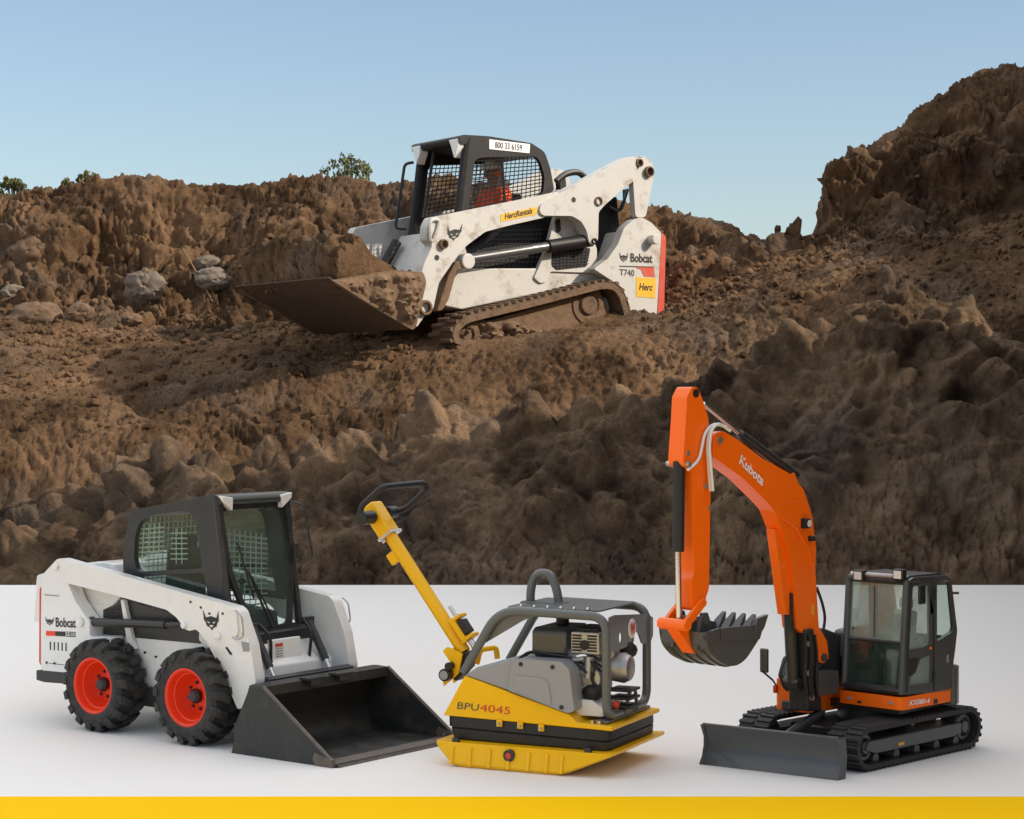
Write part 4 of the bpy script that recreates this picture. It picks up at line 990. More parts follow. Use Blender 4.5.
    for z, rr in ((dz+.02, .03), (zm, .012), (top-.03, .028)):
        MB().tube([(lean(z)-.010, yl+.02, z), (lean(z)-.010, yc-.025, z)], rr, n=8).build('front_rail', M['black'], co)
    for za, zb, g in ((dz+.04, zm-.01, 'glass_dark'), (zm+.01, top-.05, 'glass_lightened')):
        MB().loft([[Vector((lean(z)+o, y, z)) for z, y in ((za, yl+.04), (za, yc-.045), (zb, yc-.045), (zb, yl+.04))] for o in (-.02, -.014)]).build('front_window', M[g], co, smooth=0)
    MB().tube([(lean(zm+.05)+.005, (yl+yc)/2, zm+.03), (lean(top)+.005, (yl+yc)/2-.02, top-.08)], .005, n=5).build('wiper', M['ink'], co)
    xs = [q[0] for q in side]; xrear = side[-1][0]
    rf = MB().prism('y', fillet([(lean(top)+.01, top-.045), (lean(top)+.0, top-.005), (lean(top)-.06, top+.012), (side[14][0]+.03, top+.008), (side[14][0]+.0, top-.03)], .015, 2), yl+.03, yc-.036)
    rf.build('roof', M['charcoal'], co, bevel=.008)
    # inside: floor, rear wall, seat, console
    MB().box(((x0+xrear)/2, (yl+yc)/2, dz+.015), (x0-xrear-.04, yc-yl-.08, .03)).build('cab_floor', M['black'], co)
    rw = MB().box((xrear+.05, (yl+yc)/2, dz+.20), (.03, yc-yl-.08, .40)); rw.build('rear_wall', M['black'], co)
    xm = (x0+xrear)/2-.06
    st = MB(); ym = (yl+yc)/2; st.box((xm+.05, ym, dz+.24), (.20, .20, .06)); st.box((xm-.06, ym, dz+.42), (.06, .20, .34), (0, -.15, 0)); st.box((xm-.09, ym, dz+.64), (.05, .12, .09)); st.box((xm+.05, ym, dz+.12), (.14, .14, .2))
    st.build('seat', M['seat_light'], co, bevel=.025, seg=3)
    for y in (ym-.15, ym+.15):
        MB().box((xm+.08, y, dz+.30), (.22, .05, .10)).tube([(xm+.17, y, dz+.34), (xm+.18, y, dz+.46)], .01).build('control_console', M['black'], co, bevel=.01)
    MB().box((x0-.08, yl+.10, dz+.42), (.04, .09, .11), (0, .2, .4)).build('display_screen', M['ink'], co, bevel=.008)
    for y in (ym-.06, ym+.04): MB().tube([(x0-.10, y, dz+.03), (x0-.12, y, dz+.30)], .01).build('travel_lever', M['ink'], co)
    # lamps, mirror, aerial on the cab
    for q in ((135,98),(338,94)):
        y, z = F.X(zc([q]), x0)[0]; z += .034*(.9-x0)
        lm = MB().box((lean(top)+.015, y, z+.012), (.06, .095, .085)).build('work_light', M['ink'], co, bevel=.01)
        MB().box((lean(top)+.047, y, z+.012), (.006, .068, .06)).build('lamp_lens', M['lamp'], lm, bevel=.004)
    MB().tube([(lean(top)+.005, yl+.05, top+.004), (lean(top)+.005, yc-.05, top+.004)], .018, n=8).build('lamp_bar', M['alu'], co)
    mi = S(zc([(465,188),(415,128)]), yc+.07)
    MB().box((mi[0][0], yc+.08, mi[0][1]), (.085, .025, .15)).build('cab_mirror', M['ink'], co, bevel=.015)
    MB().tube([(p[2][0]-.02, yc, mi[1][1]), (mi[0][0], yc+.075, mi[1][1]-.0), (mi[0][0], yc+.08, mi[0][1])], .006, n=6, round_=.02).build('mirror_arm', M['ink'], co)
    an = S(zc([(603,80),(603,0)]), yc-.1); MB().cyl((an[0][0], yc-.1, top-.01), (an[0][0], yc-.1, an[1][1]), .004, .002, n=5).build('aerial', M['ink'], co)
    a = S(zc([(632,193)]), yc)[0]; MB().cyl((a[0], yc-.01, a[1]), (a[0]-.03, yc+.03, a[1]), .01).build('window_latch', M['ink'], co)
    # ---- boom, stick, bucket
    bn, bf = .17, .03
    bm_ = S(z6([(226,230),(232,205),(262,200),(310,232),(400,305),(500,366),(548,425),(578,520),(592,640)])+z7([(428,30),(440,232),(468,280),(474,338),(456,357),(434,346),(428,300),(400,262),(366,232),(358,150)])+z6([(502,677),(468,560),(442,492),(410,455),(330,372),(222,288)]), bn)
    bm_ = fillet(bm_, .02, 3)
    boom = MB().prism('y', bm_, bf, bn).build('boom', M['orange'], T, bevel=.010, seg=3)
    lettering('Kubota', M['ink_white'], boom, *lay(S(z6([(316,318),(399,405),(325,287)]), bn+.001), bn+.001), (0,1,0), bold=.03)
    for q in (((322,300),(395,352)), ((470,470),(548,470)), ((500,600),(585,596))):
        e_ = S(z6(q), bn+.001); MB().tube([(a, bn+.001, b) for a, b in e_], .005, n=5).build('weld_seam', M['orange'], boom)
    e_ = fillet(S(z6([(470,520),(520,560),(560,640),(575,700)]), bn+.001), .05, 3, False)
    MB().tube([(a.x, bn+.006, a.y) for a in e_], .009, n=6).build('hydraulic_line', M['orange'], boom)
    # plates round the boom foot and swing post
    sp = S(z7([(384,238),(412,232),(420,300),(434,360),(440,515),(392,515),(388,420),(386,330)]), bn-.0)
    MB().prism('y', sp, bf-.01, bn+.03).build('swing_post', M['black'], T, bevel=.012)
    sb = S(z7([(440,380),(508,380),(508,460),(440,465)]), bn+.06)
    MB().prism('y', fillet(sb, .02, 3), bn-.1, bn+.06).build('valve_box', M['charcoal'], T, bevel=.01)
    b2 = S(z7([(455,235),(515,262),(512,385),(440,380)]), .12); MB().prism('y', b2, -.05, .13).build('boom_guard', M['black'], T, bevel=.02)
    pn = S(z7([(455,335)]), bn)[0]; MB().cyl((pn[0], bf-.02, pn[1]), (pn[0], bn+.02, pn[1]), .03).build('boom_pin', M['charcoal'], T)
    # boom cylinder with its orange guard in front of the boom
    g = S(z6([(428,560),(462,566)])+z7([(350,182),(312,182)]), (bn+bf)/2)
    MB().prism('y', g, bf+.03, bn-.03).build('cylinder_guard', M['orange'], boom, bevel=.006)
    c = S(z7([(338,150),(352,420)]), (bn+bf)/2); ym = (bf+bn)/2
    MB().cyl((c[0][0], ym, c[0][1]), (c[1][0], ym, c[1][1]), .048).build('boom_cylinder', M['black'], T)
    MB().cyl((c[1][0], ym-.07, c[1][1]), (c[1][0], ym+.07, c[1][1]), .05).build('cylinder_pin', M['black'], T)
    t = S(z7([(346,110),(352,240)]), bn-.01); MB().box(((t[0][0]+t[1][0])/2, bn-.02, (t[0][1]+t[1][1])/2), (.02, .02, abs(t[0][1]-t[1][1]))).build('guard_strip', M['black'], boom)
    # stick
    sk = S(z6([(104,85),(112,50),(128,40),(152,36),(182,78),(208,150),(216,300),(206,760)])+z8([(300,140),(293,180),(240,255),(205,250),(205,60)])+z6([(150,700),(146,420),(122,330),(92,325),(86,300)]), bn)
    # the near face is narrower than the outline, whose left strip is the front face
    sk = S(z6([(132,70),(150,36),(168,38),(186,78),(208,150),(218,300),(210,760)])+z8([(302,140),(296,172),(262,205),(240,195),(234,60)])+z6([(158,700),(152,420),(150,335),(124,318),(118,300),(128,150)]), bn)
    stick = MB().prism('y', fillet(sk, .02, 3), bf, bn).build('stick', M['orange'], T, bevel=.008, seg=3)
    for q in ((134,272),(212,470),(195,392)):
        x, z = S(z6([q]), bn)[0]; MB().cyl((x, bn-.01, z), (x, bn+.012, z), .018, n=10).build('pivot_pin', M['alu'], stick)
    x, z = S(z6([(245,232)]), bn)[0]; MB().cyl((x, bf-.02, z), (x, bn+.02, z), .026, n=14).build('pivot_pin', M['alu'], boom)
    x, z = S(z6([(135,60)]), ym)[0]; MB().cyl((x, bf-.01, z), (x, bn+.01, z), .03, n=14).build('pivot_pin', M['ink'], stick)
    # stick cylinder on top of the boom
    c = S(z6([(190,100),(320,215),(520,375)]), ym)
    MB().cyl((c[0][0], ym, c[0][1]), (c[1][0], ym, c[1][1]), .016).build('piston_rod', M['steel'], T)
    MB().cyl((c[1][0], ym, c[1][1]), (c[2][0], ym, c[2][1]), .036).build('stick_cylinder', M['black'], T)
    q = S(z6([(490,385),(515,362),(530,400)]), bn-.02); MB().prism('y', q, bf+.02, bn-.02).build('cylinder_bracket', M['orange'], boom, bevel=.006)
    # hoses
    for off, rr in ((0, .011), (.03, .011)):
        h = S(z6([(215+off*300,410),(203+off*250,250),(212+off*200,190),(245,168),(285,200)]), bn+.03+off)
        MB().tube([(a, bn+.03+off, b) for a, b in h], rr, n=8, round_=.08).build('hydraulic_hose', M['guard'], T, smooth=60)
    h = S(z6([(135,330),(175,300),(195,200),(225,170),(270,185)]), bn+.02); MB().tube([(a, bn+.02, b) for a, b in h], .011, n=8, round_=.08).build('hydraulic_hose', M['guard'], T, smooth=60)
    h = S(z6([(320,235),(380,300),(540,425),(575,470),(582,520)]), bn-.02); MB().tube([(a, bn-.02, b+.02) for a, b in h], .010, n=6, round_=.05).build('hydraulic_hose', M['ink'], T)
    h = S(z7([(432,95),(452,150),(462,200),(455,245)]), bn-.03); MB().tube([(a, bn-.03, b) for a, b in h], .012, n=6, round_=.08).build('hydraulic_hose', M['ink'], T)
    for k in range(4):
        h = S(z7([(392+10*k,255),(398+11*k,330),(388+12*k,400),(400+11*k,470)]), bn+.035); MB().tube([(a, bn+.035+.012*(k % 2), b) for a, b in h], .011, n=6, round_=.07).build('hydraulic_hose', M['ink'], T)
    for q in ((400,285),(398,385),(412,470)):
        x, z = S(z7([q]), bn+.03)[0]; MB().cyl((x, bn+.02, z), (x, bn+.05, z), .022, n=12).build('pivot_pin', M['alu'], T)
    h = S(z7([(350,330),(330,380),(335,420),(355,445)]), bn); MB().tube([(a, bn-.06, b) for a, b in h], .012, n=6, round_=.06).build('hydraulic_hose', M['ink'], T)
    for q, sz in (((558,545), .075), ((578,600), .04)):
        x, z = S(z6([q]), bn+.02)[0]
        lm = MB().box((x+.01, bn+.015, z), (sz, .06, sz)).build('work_light' if sz > .05 else 'hose_clamp', M['ink'], boom, bevel=.008)
        if sz > .05: MB().lathe([(0,.001),(0,.028)], (x+.0, bn+.047, z), n=14).build('lamp_lens', M['lamp'], lm)
    yq = S(z7([(418,170)]), bn)[0]; MB().box((yq[0], bn+.001, yq[1]), (.03, .005, .075)).build('warning_label', M['yellow_label'], boom)
    # bucket cylinder on the front of the stick
    c = S(z6([(104,300),(100,622)])+z8([(178,235)]), ym)
    MB().cyl((c[0][0], ym, c[0][1]), (c[1][0], ym, c[1][1]), .044).build('bucket_cylinder', M['ink'], T)
    MB().cyl((c[1][0], ym, c[1][1]), (c[2][0], ym, c[2][1]), .022).build('piston_rod', M['steel'], T)
    MB().cyl((c[0][0], bf-.04, c[0][1]-.02), (c[0][0], bn+.03, c[0][1]-.02), .02).build('pivot_pin', M['alu'], T)
    # linkage
    lk = S(z8([(178,258),(290,140),(240,395),(165,285)]), bn)
    (ax, az), (bx, bz), (cx, cz), _ = lk
    lk0 = S(z8([(160,260)]), ym)[0]
    MB().cyl((lk0[0], bf-.07, lk0[1]), (lk0[0], bn+.05, lk0[1]), .042).build('link_pin', M['orange'], T, bevel=.006)
    st_ = S(z8([(278,160)]), bn)[0]; bk_ = S(z8([(232,372)]), ym)[0]
    def bar(p, q, w): 
        d = Vector((q[0]-p[0], q[1]-p[1])).normalized(); n = Vector((-d.y, d.x))*w
        P, Q = Vector(p)-d*w*.6, Vector(q)+d*w*.6
        return fillet([tuple(P+n), tuple(Q+n), tuple(Q-n), tuple(P-n)], w*.8, 4)
    for y in (bn+.005, bf-.035): MB().prism('y', bar(lk0, st_, .03), y, y+.03).build('side_link', M['orange'], T, bevel=.006)
    MB().prism('y', bar(lk0, bk_, .042), bf+.01, bn-.02).build('bucket_link', M['orange'], T, bevel=.012)
    # bucket
    kn, kf = .30, -.13
    kp = S(z8([(296,300),(365,283),(520,278),(555,288),(540,345),(482,432),(440,460),(395,457),(345,425),(305,370)]), kn)
    kx = [Vector(q) for q in kp]; cen = sum(kx, Vector((0, 0)))/len(kx)
    plate = fillet(kp, [.02,.0,.0,.0,.02,.05,.06,.06,.06,.05], 4)
    # open shell following the curved back and floor, from the hinge edge round to the lip
    arc = fillet([kp[0], kp[9], kp[8], kp[7], kp[6], kp[5], kp[4], kp[3]], .07, 5, False)
    arc2 = [q+(cen-q).normalized()*.022 for q in arc]
    bk = MB().prism('y', [tuple(q) for q in arc]+[tuple(q) for q in arc2[::-1]], kf, kn).build('bucket', M['charcoal'], T, smooth=40)
    for y in (kf+.01, kn-.01):
        MB().prism('y', plate, y-.012, y+.012).build('bucket_side', M['charcoal'], bk, bevel=.004)
    so_ = S(z8([(366,283),(520,278),(556,290),(542,343),(368,342)]), kn+.004); MB().prism('y', so_, kn+.002, kn+.014).build('side_strip', M['charcoal'], bk, bevel=.003)
    sc = S(z8([(515,315),(530,248),(580,232),(562,290),(545,318)]), kn+.01); MB().prism('y', sc, kn-.02, kn+.022).build('side_cutter', M['charcoal'], bk, bevel=.004)
    tb = Vector(S(z8([(556,290)]), kn)[0]); tt_ = Vector(S(z8([(582,228)]), kn)[0]); d = tt_-tb; nn = Vector((-d.y, d.x)).normalized()
    for k in range(4):
        y = kf+.03+k*(kn-kf-.12)/3.3
        rings = []
        for tq, wy, wn in ((-.5, .035, .032), (.1, .034, .030), (.35, .026, .024), (.85, .016, .006)):
            q = tb+d*tq
            rings.append([Vector(((q+nn*b).x, y+a, (q+nn*b).y)) for a, b in ((-wy,-wn),(wy,-wn),(wy,wn),(-wy,wn))])
        MB().loft(rings).build('bucket_tooth', M['charcoal'], bk, bevel=.005)
    for k in range(4):
        y = kf+.06+k*.10
        ob = [q-(cen-q).normalized()*.012 for q in arc[6:-14]]
        MB().prism('y', [tuple(q) for q in ob]+[tuple(q) for q in arc[6:-14][::-1]], y-.016, y+.016).build('wear_strip', M['charcoal'], bk)
    hg = S(z8([(296,250)]), bn+.04)[0]
    for y in (bn+.03, bf-.05): 
        MB().prism('y', [(hg[0]-.06, hg[1]), (hg[0]-.03, hg[1]+.06), (hg[0]+.03, hg[1]+.06), (hg[0]+.06, hg[1]), (hg[0]+.10, hg[1]-.20), (hg[0]-.02, hg[1]-.20)], y-.015, y+.015).build('hinge_ear', M['charcoal'], bk, bevel=.008)
    MB().cyl((hg[0], bf-.07, hg[1]), (hg[0], bn+.06, hg[1]), .03).build('bucket_pin', M['charcoal'], bk)
build_excavator()
# ================================================================ tracked loader working in the dig, with its driver
def inside2(p, poly):
    c = False; n = len(poly); j = n-1
    for i in range(n):
        a, b = poly[i], poly[j]
        if (a[1] > p[1]) != (b[1] > p[1]) and p[0] < (b[0]-a[0])*(p[1]-a[1])/(b[1]-a[1])+a[0]: c = not c
        j = i
    return c
def edge_dist(p, poly):
    q = Vector((p[0], p[1])); best = 9
    for i in range(len(poly)):
        a, b = Vector(poly[i-1][:2]), Vector(poly[i][:2]); ab = b-a
        t = max(0, min(1, (q-a).dot(ab)/max(ab.length_squared, 1e-9))); best = min(best, (q-a-ab*t).length)
    return best
def mud_sheet(poly, y, thick, step=.022, seed=0):
    """crumbly mud stuck on an upright face"""
    mb = MB(); xs = [p[0] for p in poly]; zs = [p[1] for p in poly]; idx = {}
    nx, nz = int((max(xs)-min(xs))/step)+1, int((max(zs)-min(zs))/step)+1
    for i in range(nx+1):
        for k in range(nz+1):
            p = (min(xs)+i*step, min(zs)+k*step)
            if not inside2(p, poly): continue
            w = Vector((p[0], seed, p[1])); e = sst(0, .10, edge_dist(p, poly))
            h = thick*(.55+.9*facet(w, 4, seed)+.45*facet(w, 10, seed+2)+1.1*noise.fractal(w*5, .5, 2.1, 4))
            idx[(i, k)] = len(mb.v); mb.v.append(Vector((p[0], y+max(.002, h*e+.01*e), p[1])))
    for (i, k), a in idx.items():
        if (i+1, k) in idx and (i, k+1) in idx and (i+1, k+1) in idx: mb.f.append([a, idx[(i+1, k)], idx[(i+1, k+1)], idx[(i, k+1)]])
    return mb
def build_loader():
    F = Frame(520, 338, (0, 1.1, 0), R(180+36), d=25.0)
    T = thing('track_loader', F, 'muddy white tracked loader with a driver, pushing a full bucket in the dig', 'loader')
    S = F.S
    zl = lambda pts: [(350+a/3.103, 120+b/3.103) for a, b in pts]
    zk = lambda pts: [(230+a/4.655, 200+b/4.655) for a, b in pts]
    zt = lambda pts: [(410+a/4.452, 230+b/4.452) for a, b in pts]
    lay = lambda pts, y: [(x, y, z) for x, z in S(zl(pts), y)]
    ya, yai = .96, .80     # lift arm outer and inner planes
    O = (0, 1, 0)
    wm = M['white_used']
    # tracks
    yo, yi = 1.12, .64
    lp = S(zt([(188,490),(190,440),(240,385),(560,308),(860,230),(915,236),(950,275),(990,420),(975,460),(800,505),(300,520),(215,515)]), yo)
    loop = [tuple(p) for p in fillet(lp, [.12,.12,.18,.0,.1,.12,.12,.12,.12,.1,.1,.12], 5)]
    # orient so that the outward side matches the belt builder (counter-clockwise)
    ar = sum(a[0]*b[1]-b[0]*a[1] for a, b in zip(loop, loop[1:]+loop[:1]))
    if ar < 0: loop = loop[::-1]
    sp = S(zt([(825,330)]), yo)[0]; idl = S(zt([(262,465)]), yo)[0]
    for s in (1, -1):
        tr = make_track('track', loop, *((yi, yo) if s > 0 else (-yo, -yi)), .085, .036, .115, M['muddy_track'], T)
        MB().lathe([(-.1,.001),(-.1,.25),(-.05,.27),(.0,.27),(.03,.25),(.03,.18),(.0,.15),(.05,.12),(.05,.001)], (sp[0], s*.95, sp[1]), n=24).build('sprocket', M['muddy_track'], tr, smooth=30)
        MB().lathe([(-.1,.001),(-.1,.20),(.05,.20),(.06,.12),(.02,.10),(.06,.06),(.06,.001)], (idl[0]-.05, s*.95, idl[1]), n=24).build('idler_wheel', M['muddy_track'], tr, smooth=30)
        fr = S(zt([(250,440),(560,350),(860,262),(900,300),(960,440),(800,490),(300,520)]), yo)
        MB().prism('y', fr, s*.72, s*.96).build('track_frame', M['mud'], tr, bevel=.03)
    # packed mud along the track frame
    md = S(zt([(240,470),(250,410),(330,395),(520,400),(560,430),(700,445),(780,470),(760,520),(300,525)]), yo)
    mud_sheet(md, .97, .12, .025, 3).build('packed_mud', M['mud'], T, smooth=50)
    # chassis and side panels
    bd = S(zl([(285,575),(290,500),(360,460),(595,460),(760,470),(800,500),(700,515),(350,588)]), .74)
    MB().prism('y', bd, -.72, .74).build('chassis', wm, T, bevel=.02)
    core = S(zl([(330,455),(480,330),(640,240),(820,240),(840,470),(600,470)]), .50); MB().prism('y', core, -.55, .55).build('engine_bay', M['black_used'], T)
    pv = S(zl([(570,490),(610,400),(635,300),(700,292),(740,335),(765,400),(765,475),(620,470),(612,500),(590,507)]), .76); MB().prism('y', fillet(pv, .03, 3), .70, .77).build('side_panel', wm, T, bevel=.015)
    vt = S(zl([(628,405),(700,390),(747,398),(735,455),(640,466),(626,450)]), .78); MB().prism('y', fillet(vt, .03, 3), .76, .776).build('vent', M['black_used'], T)
    g = MB(); grid_mesh(g, *[(a, .785, b) for a, b in S(zl([(630,462),(740,455),(745,400),(630,405)]), .78)], 10, 6, .004); g.build('vent_grille', M['charcoal'], T, smooth=0)
    sl = fillet(S(zl([(636,310),(652,305),(655,345),(640,352)]), .775), .03, 3); MB().prism('y', sl, .76, .776).build('panel_slot', M['ink'], T)
    bg = MB(); grid_mesh(bg, *[(a, .56, b) for a, b in S(zl([(360,455),(590,455),(600,325),(470,330)]), .56)], 16, 9, .004); bg.build('side_grille', M['charcoal'], T, smooth=0)
    # tail
    tl = S(zl([(757,462),(800,430),(832,385),(850,335),(878,310),(905,302),(935,318),(966,350),(952,606),(872,606),(866,570),(845,520),(800,490)]), 1.0)
    tl = fillet(tl, .03, 3)
    for a, b in ((.86, 1.0), (-1.0, -.86)): MB().prism('y', tl, a, b).build('tail_upright', wm, T, bevel=.025, seg=3)
    ti = S(zl([(845,345),(960,345),(950,600),(800,600),(800,480)]), .9); MB().prism('y', ti, -.85, .85).build('engine_cover', wm, T, bevel=.03)
    rd = S(zl([(966,348),(981,362),(975,588),(954,602)]), .97); MB().prism('y', fillet(rd, .03, 3), -.95, .97).build('tail_door', M['red_used'], T, bevel=.02)
    bb = S(zl([(872,608),(952,607),(948,630),(874,640)]), .98); MB().prism('y', bb, -.96, .98).build('bumper', M['charcoal'], T, bevel=.01)
    x, z = S(zl([(932,372)]), 1.0)[0]; MB().cyl((x, 1.0, z), (x, 1.13, z), .065, n=20).build('arm_stop', wm, T, bevel=.012)
    # lift arms
    am = fillet(S(zl([(648,222),(590,235),(252,303),(240,330),(238,372),(256,388),(228,450),(216,505),(204,590),(206,645),(236,602),(258,588),(276,505),(322,438),(362,390),(420,347),(500,326),(602,303),(650,280)]), ya), .03, 3)
    pl = fillet(S(zl([(588,285),(592,262),(625,243),(862,116),(886,112),(893,180),(846,215),(790,265),(772,285),(770,372),(758,390),(742,380),(735,345),(718,315),(690,298),(600,297)]), ya+.03), .035, 3)
    for s in (1, -1):
        a, b = sorted((s*yai, s*ya)); arm = MB().prism('y', am, a, b).build('lift_arm', wm, T, bevel=.02, seg=3)
        a, b = sorted((s*(yai-.02), s*(ya+.03))); MB().prism('y', pl, a, b).build('arm_plate', wm, arm, bevel=.02, seg=3)
        lk = fillet(S(zl([(884,118),(905,110),(930,120),(945,150),(942,180),(918,302),(886,302),(878,180)]), ya), .06, 4)
        a, b = sorted((s*(ya-.10), s*(ya+.0))); MB().prism('y', lk, a, b).build('rear_link', wm, T, bevel=.015)
        l2 = S(zl([(872,150),(892,140),(905,300),(884,305)]), ya-.14); a, b = sorted((s*(ya-.22), s*(ya-.12))); MB().prism('y', l2, a, b).build('rear_link', M['black_used'], T, bevel=.01)
        cy = S(zl([(352,440),(365,432),(610,393),(745,373)]), .86); y = s*.88
        c = MB().cyl((cy[2][0], y, cy[2][1]), (cy[3][0], y, cy[3][1]), .085).build('lift_cylinder', M['black_used'], T)
        MB().cyl((cy[1][0], y, cy[1][1]), (cy[2][0], y, cy[2][1]), .062).build('piston_rod', M['charcoal'], c)
        MB().cyl((cy[0][0], y-.08, cy[0][1]), (cy[0][0], y+.10, cy[0][1]), .10, n=18).build('cylinder_eye', wm, c, bevel=.02)
        st = S(zl([(322,440),(352,436),(350,460),(325,470),(300,560),(280,592),(262,595),(280,540),(300,480)]), .9); a, b = sorted((s*.80, s*.95))
        MB().prism('y', st, a, b).build('front_strut', M['mud'], T, bevel=.02)
    for q, r in (((898,133),.055), ((929,160),.07), ((770,252),.06), ((757,376),.04), ((291,385),.06)):
        x, z = S(zl([q]), ya+.03)[0]; p = MB().lathe([(0,r),(.05,r),(.055,r*.75)], (x, ya+.0, z), n=18).lathe([(.05,r*.75),(.0,r*.72),(.0,.001)], (x, ya+.0, z), n=18).build('pivot_pin', M['mud'] if r > .05 else M['black_used'], T, smooth=30)
    x, z = S(zl([(229,582)]), ya)[0]; MB().lathe([(-.2,.09),(.06,.09),(.06,.065),(-.1,.06),(-.1,.001)], (x, ya, z), n=20).build('bucket_pivot', M['mud'], T)
    hp = fillet(S(zl([(247,372),(247,315),(262,308),(276,312),(270,340),(255,378)]), ya+.01), .03, 3, True); MB().tube([(a, ya+.02, b) for a, b in hp], .02, n=6, closed=True).build('lamp_guard', wm, T)
    for q in ((270,427), (690,248)):
        x, z = S(zl([q]), ya+.005)[0]; MB().cyl((x, ya-.02, z), (x, ya+.004+(.03 if q[0] > 600 else 0), z), .035, n=12).build('arm_hole', M['ink'], T)
    tu = S(zl([(700,230)]), 0)[0]; MB().cyl((tu[0], -.8, tu[1]), (tu[0], .8, tu[1]), .09).build('cross_tube', wm, T)
    # hoses between the arms
    for k in range(4):
        h = S(zl([(800+8*k,270),(830+6*k,285),(852+3*k,240+6*k),(860,215)]), .6); MB().tube([(a, .62-.03*k, b) for a, b in h], .018, n=6, round_=.1).build('hydraulic_hose', M['ink'], T)
    h = S(zl([(640,190),(670,165),(710,160),(735,185),(730,215)]), -.3); MB().tube([(a, -.3, b) for a, b in h], .045, n=8, round_=.12).build('hydraulic_hose', M['ink'], T)
    # ---- cab
    yc = .56
    cs = S(zl([(372,52),(430,52),(565,74),(604,98),(622,150),(634,218),(600,240),(560,330),(345,330),(346,290),(352,200)]), yc)
    cs = fillet(cs, [.03,.02,.06,.06,.04,.03,.02,.02,.02,0,0], 4)
    cw = fillet(S(zl([(388,124),(405,116),(575,112),(590,128),(604,175),(600,225),(580,240),(366,288)]), yc), .05, 4)
    cab = MB()
    for a, b in ((yc-.06, yc), (-yc, -yc+.06)): cab.prism('y', cs, a, b, holes=[cw])
    co = cab.build('cab', M['black_used'], T, bevel=.018, seg=3)
    r0 = S(zl([(372,52),(430,52),(565,74),(604,98)]), yc)
    MB().prism('y', fillet([(r0[0][0]+.14, r0[0][1]-.10), (r0[0][0]+.16, r0[0][1]-.01), (r0[0][0]+.10, r0[0][1]+.02), (r0[1][0], r0[1][1]+.01), (r0[2][0], r0[2][1]+.01), (r0[3][0], r0[3][1]+.0), (r0[3][0]+.0, r0[3][1]-.06), (r0[0][0]+.02, r0[0][1]-.10)], .03, 3), -yc+.01, yc-.01).build('roof', M['black_used'], co, bevel=.02, seg=3)
    for y in (yc-.13, -yc+.13):
        xx, zz = r0[0][0]+.16, r0[0][1]-.03
        MB().loft([[Vector((xx+o, y+a, zz+b)) for a, b in ((-.10, .0), (.10, .0), (.10, -.10), (.02, -.24), (-.04, -.10))] for o in (-.12, .012)]).build('work_light', M['lamp'], co, bevel=.01)
    fb = S(zl([(346,290)]), yc)[0]; ft = (r0[0][0]+.02, r0[0][1]-.08)
    for y in (yc-.05, -yc+.05):
        MB().tube([(ft[0], y, ft[1]), (fb[0]+.01, y, fb[1]), (fb[0]+.12, y, fb[1]-.65)], .055, n=8, round_=.2).build('cab_post', M['black_used'], co)
    gd = MB(); grid_mesh(gd, *[(a, yc-.03, b) for a, b in S(zl([(362,290),(605,235),(605,108),(392,112)]), yc)], 17, 12, .007, None); gd.build('side_guard', M['ink'], co, smooth=0)
    gd = MB(); grid_mesh(gd, *[(a, -yc+.03, b) for a, b in S(zl([(362,290),(605,235),(605,108),(392,112)]), yc)], 17, 12, .007, None); gd.build('side_guard', M['ink'], co, smooth=0)
    MB().tube([(cw[0].x+.0-.45, yc-.03, cw[0].y+.05), (cw[0].x-.5, yc-.03, fb[1]+.1)], .018, n=6).build('guard_bar', M['ink'], co)
    rl = [Vector(v) for v in ((r0[0][0]+.10, -yc-.02, r0[0][1]-.22), (r0[0][0]+.20, -yc-.08, r0[0][1]-.24), (fb[0]+.22, -yc-.08, fb[1]-.12), (fb[0]+.1, -yc, fb[1]-.12))]
    MB().tube(rl, .02, n=7, round_=.08).build('grab_rail', M['ink'], co)
    for y in (-.22, ): MB().tube([(ft[0], y, ft[1]), (fb[0]+.05, y, fb[1]+.0)], .02, n=6).build('door_bar', M['ink'], co)
    xr = S(zl([(610,200)]), yc)[0]
    MB().box((xr[0]+.02, 0, fb[1]-.25), (.08, 2*yc-.12, .7)).build('rear_wall', M['black_used'], co)
    MB().box(((xr[0]+fb[0])/2, 0, fb[1]-.62), (fb[0]-xr[0], 2*yc-.12, .06)).build('cab_floor', M['black_used'], co)
    sx = xr[0]+.42
    MB().box((sx+.10, 0, fb[1]-.30), (.5, .5, .14)).box((sx-.16, 0, fb[1]+.05), (.14, .5, .6), (0, -.12, 0)).build('seat', M['seat'], co, bevel=.04, seg=3)
    # front plate of the cab and the inner front of the chassis
    MB().prism('y', [(fb[0]+.1, fb[1]-.2), (fb[0]+.45, fb[1]-.75), (fb[0]+.35, fb[1]-1.2), (fb[0]-.2, fb[1]-1.2)], -.70, .70).build('front_panel', wm, T, bevel=.02)
    for y in (-.5, .5): MB().cyl((fb[0]+.28, y, fb[1]-.30), (fb[0]+.75, y, fb[1]-1.05), .065).build('tilt_cylinder', M['black_used'], T)
    # lettering
    lb = S(zl([(432,60),(558,75),(556,103),(432,90)]), yc+.001); MB().prism('y', lb, yc-.01, yc+.006).build('phone_sign', M['ink_white'], T)
    lettering('800 33 6159', M['ink'], T, *lay([(450,87),(534,96),(450,67)], yc+.007), O, bold=.01)
    yb = S(zl([(467,293),(580,269),(580,292),(468,316)]), ya+.001); MB().prism('y', yb, ya, ya+.005).build('hire_sign', M['yellow_label'], T)
    lettering('HercRentals', M['ink'], T, *lay([(480,309),(566,290),(480,290)], ya+.006), O, bold=.02, shear=.15)
    yb = S(zl([(888,487),(949,491),(947,553),(888,548)]), 1.001); MB().prism('y', yb, 1.0, 1.005).build('hire_sign', M['yellow_label'], T)
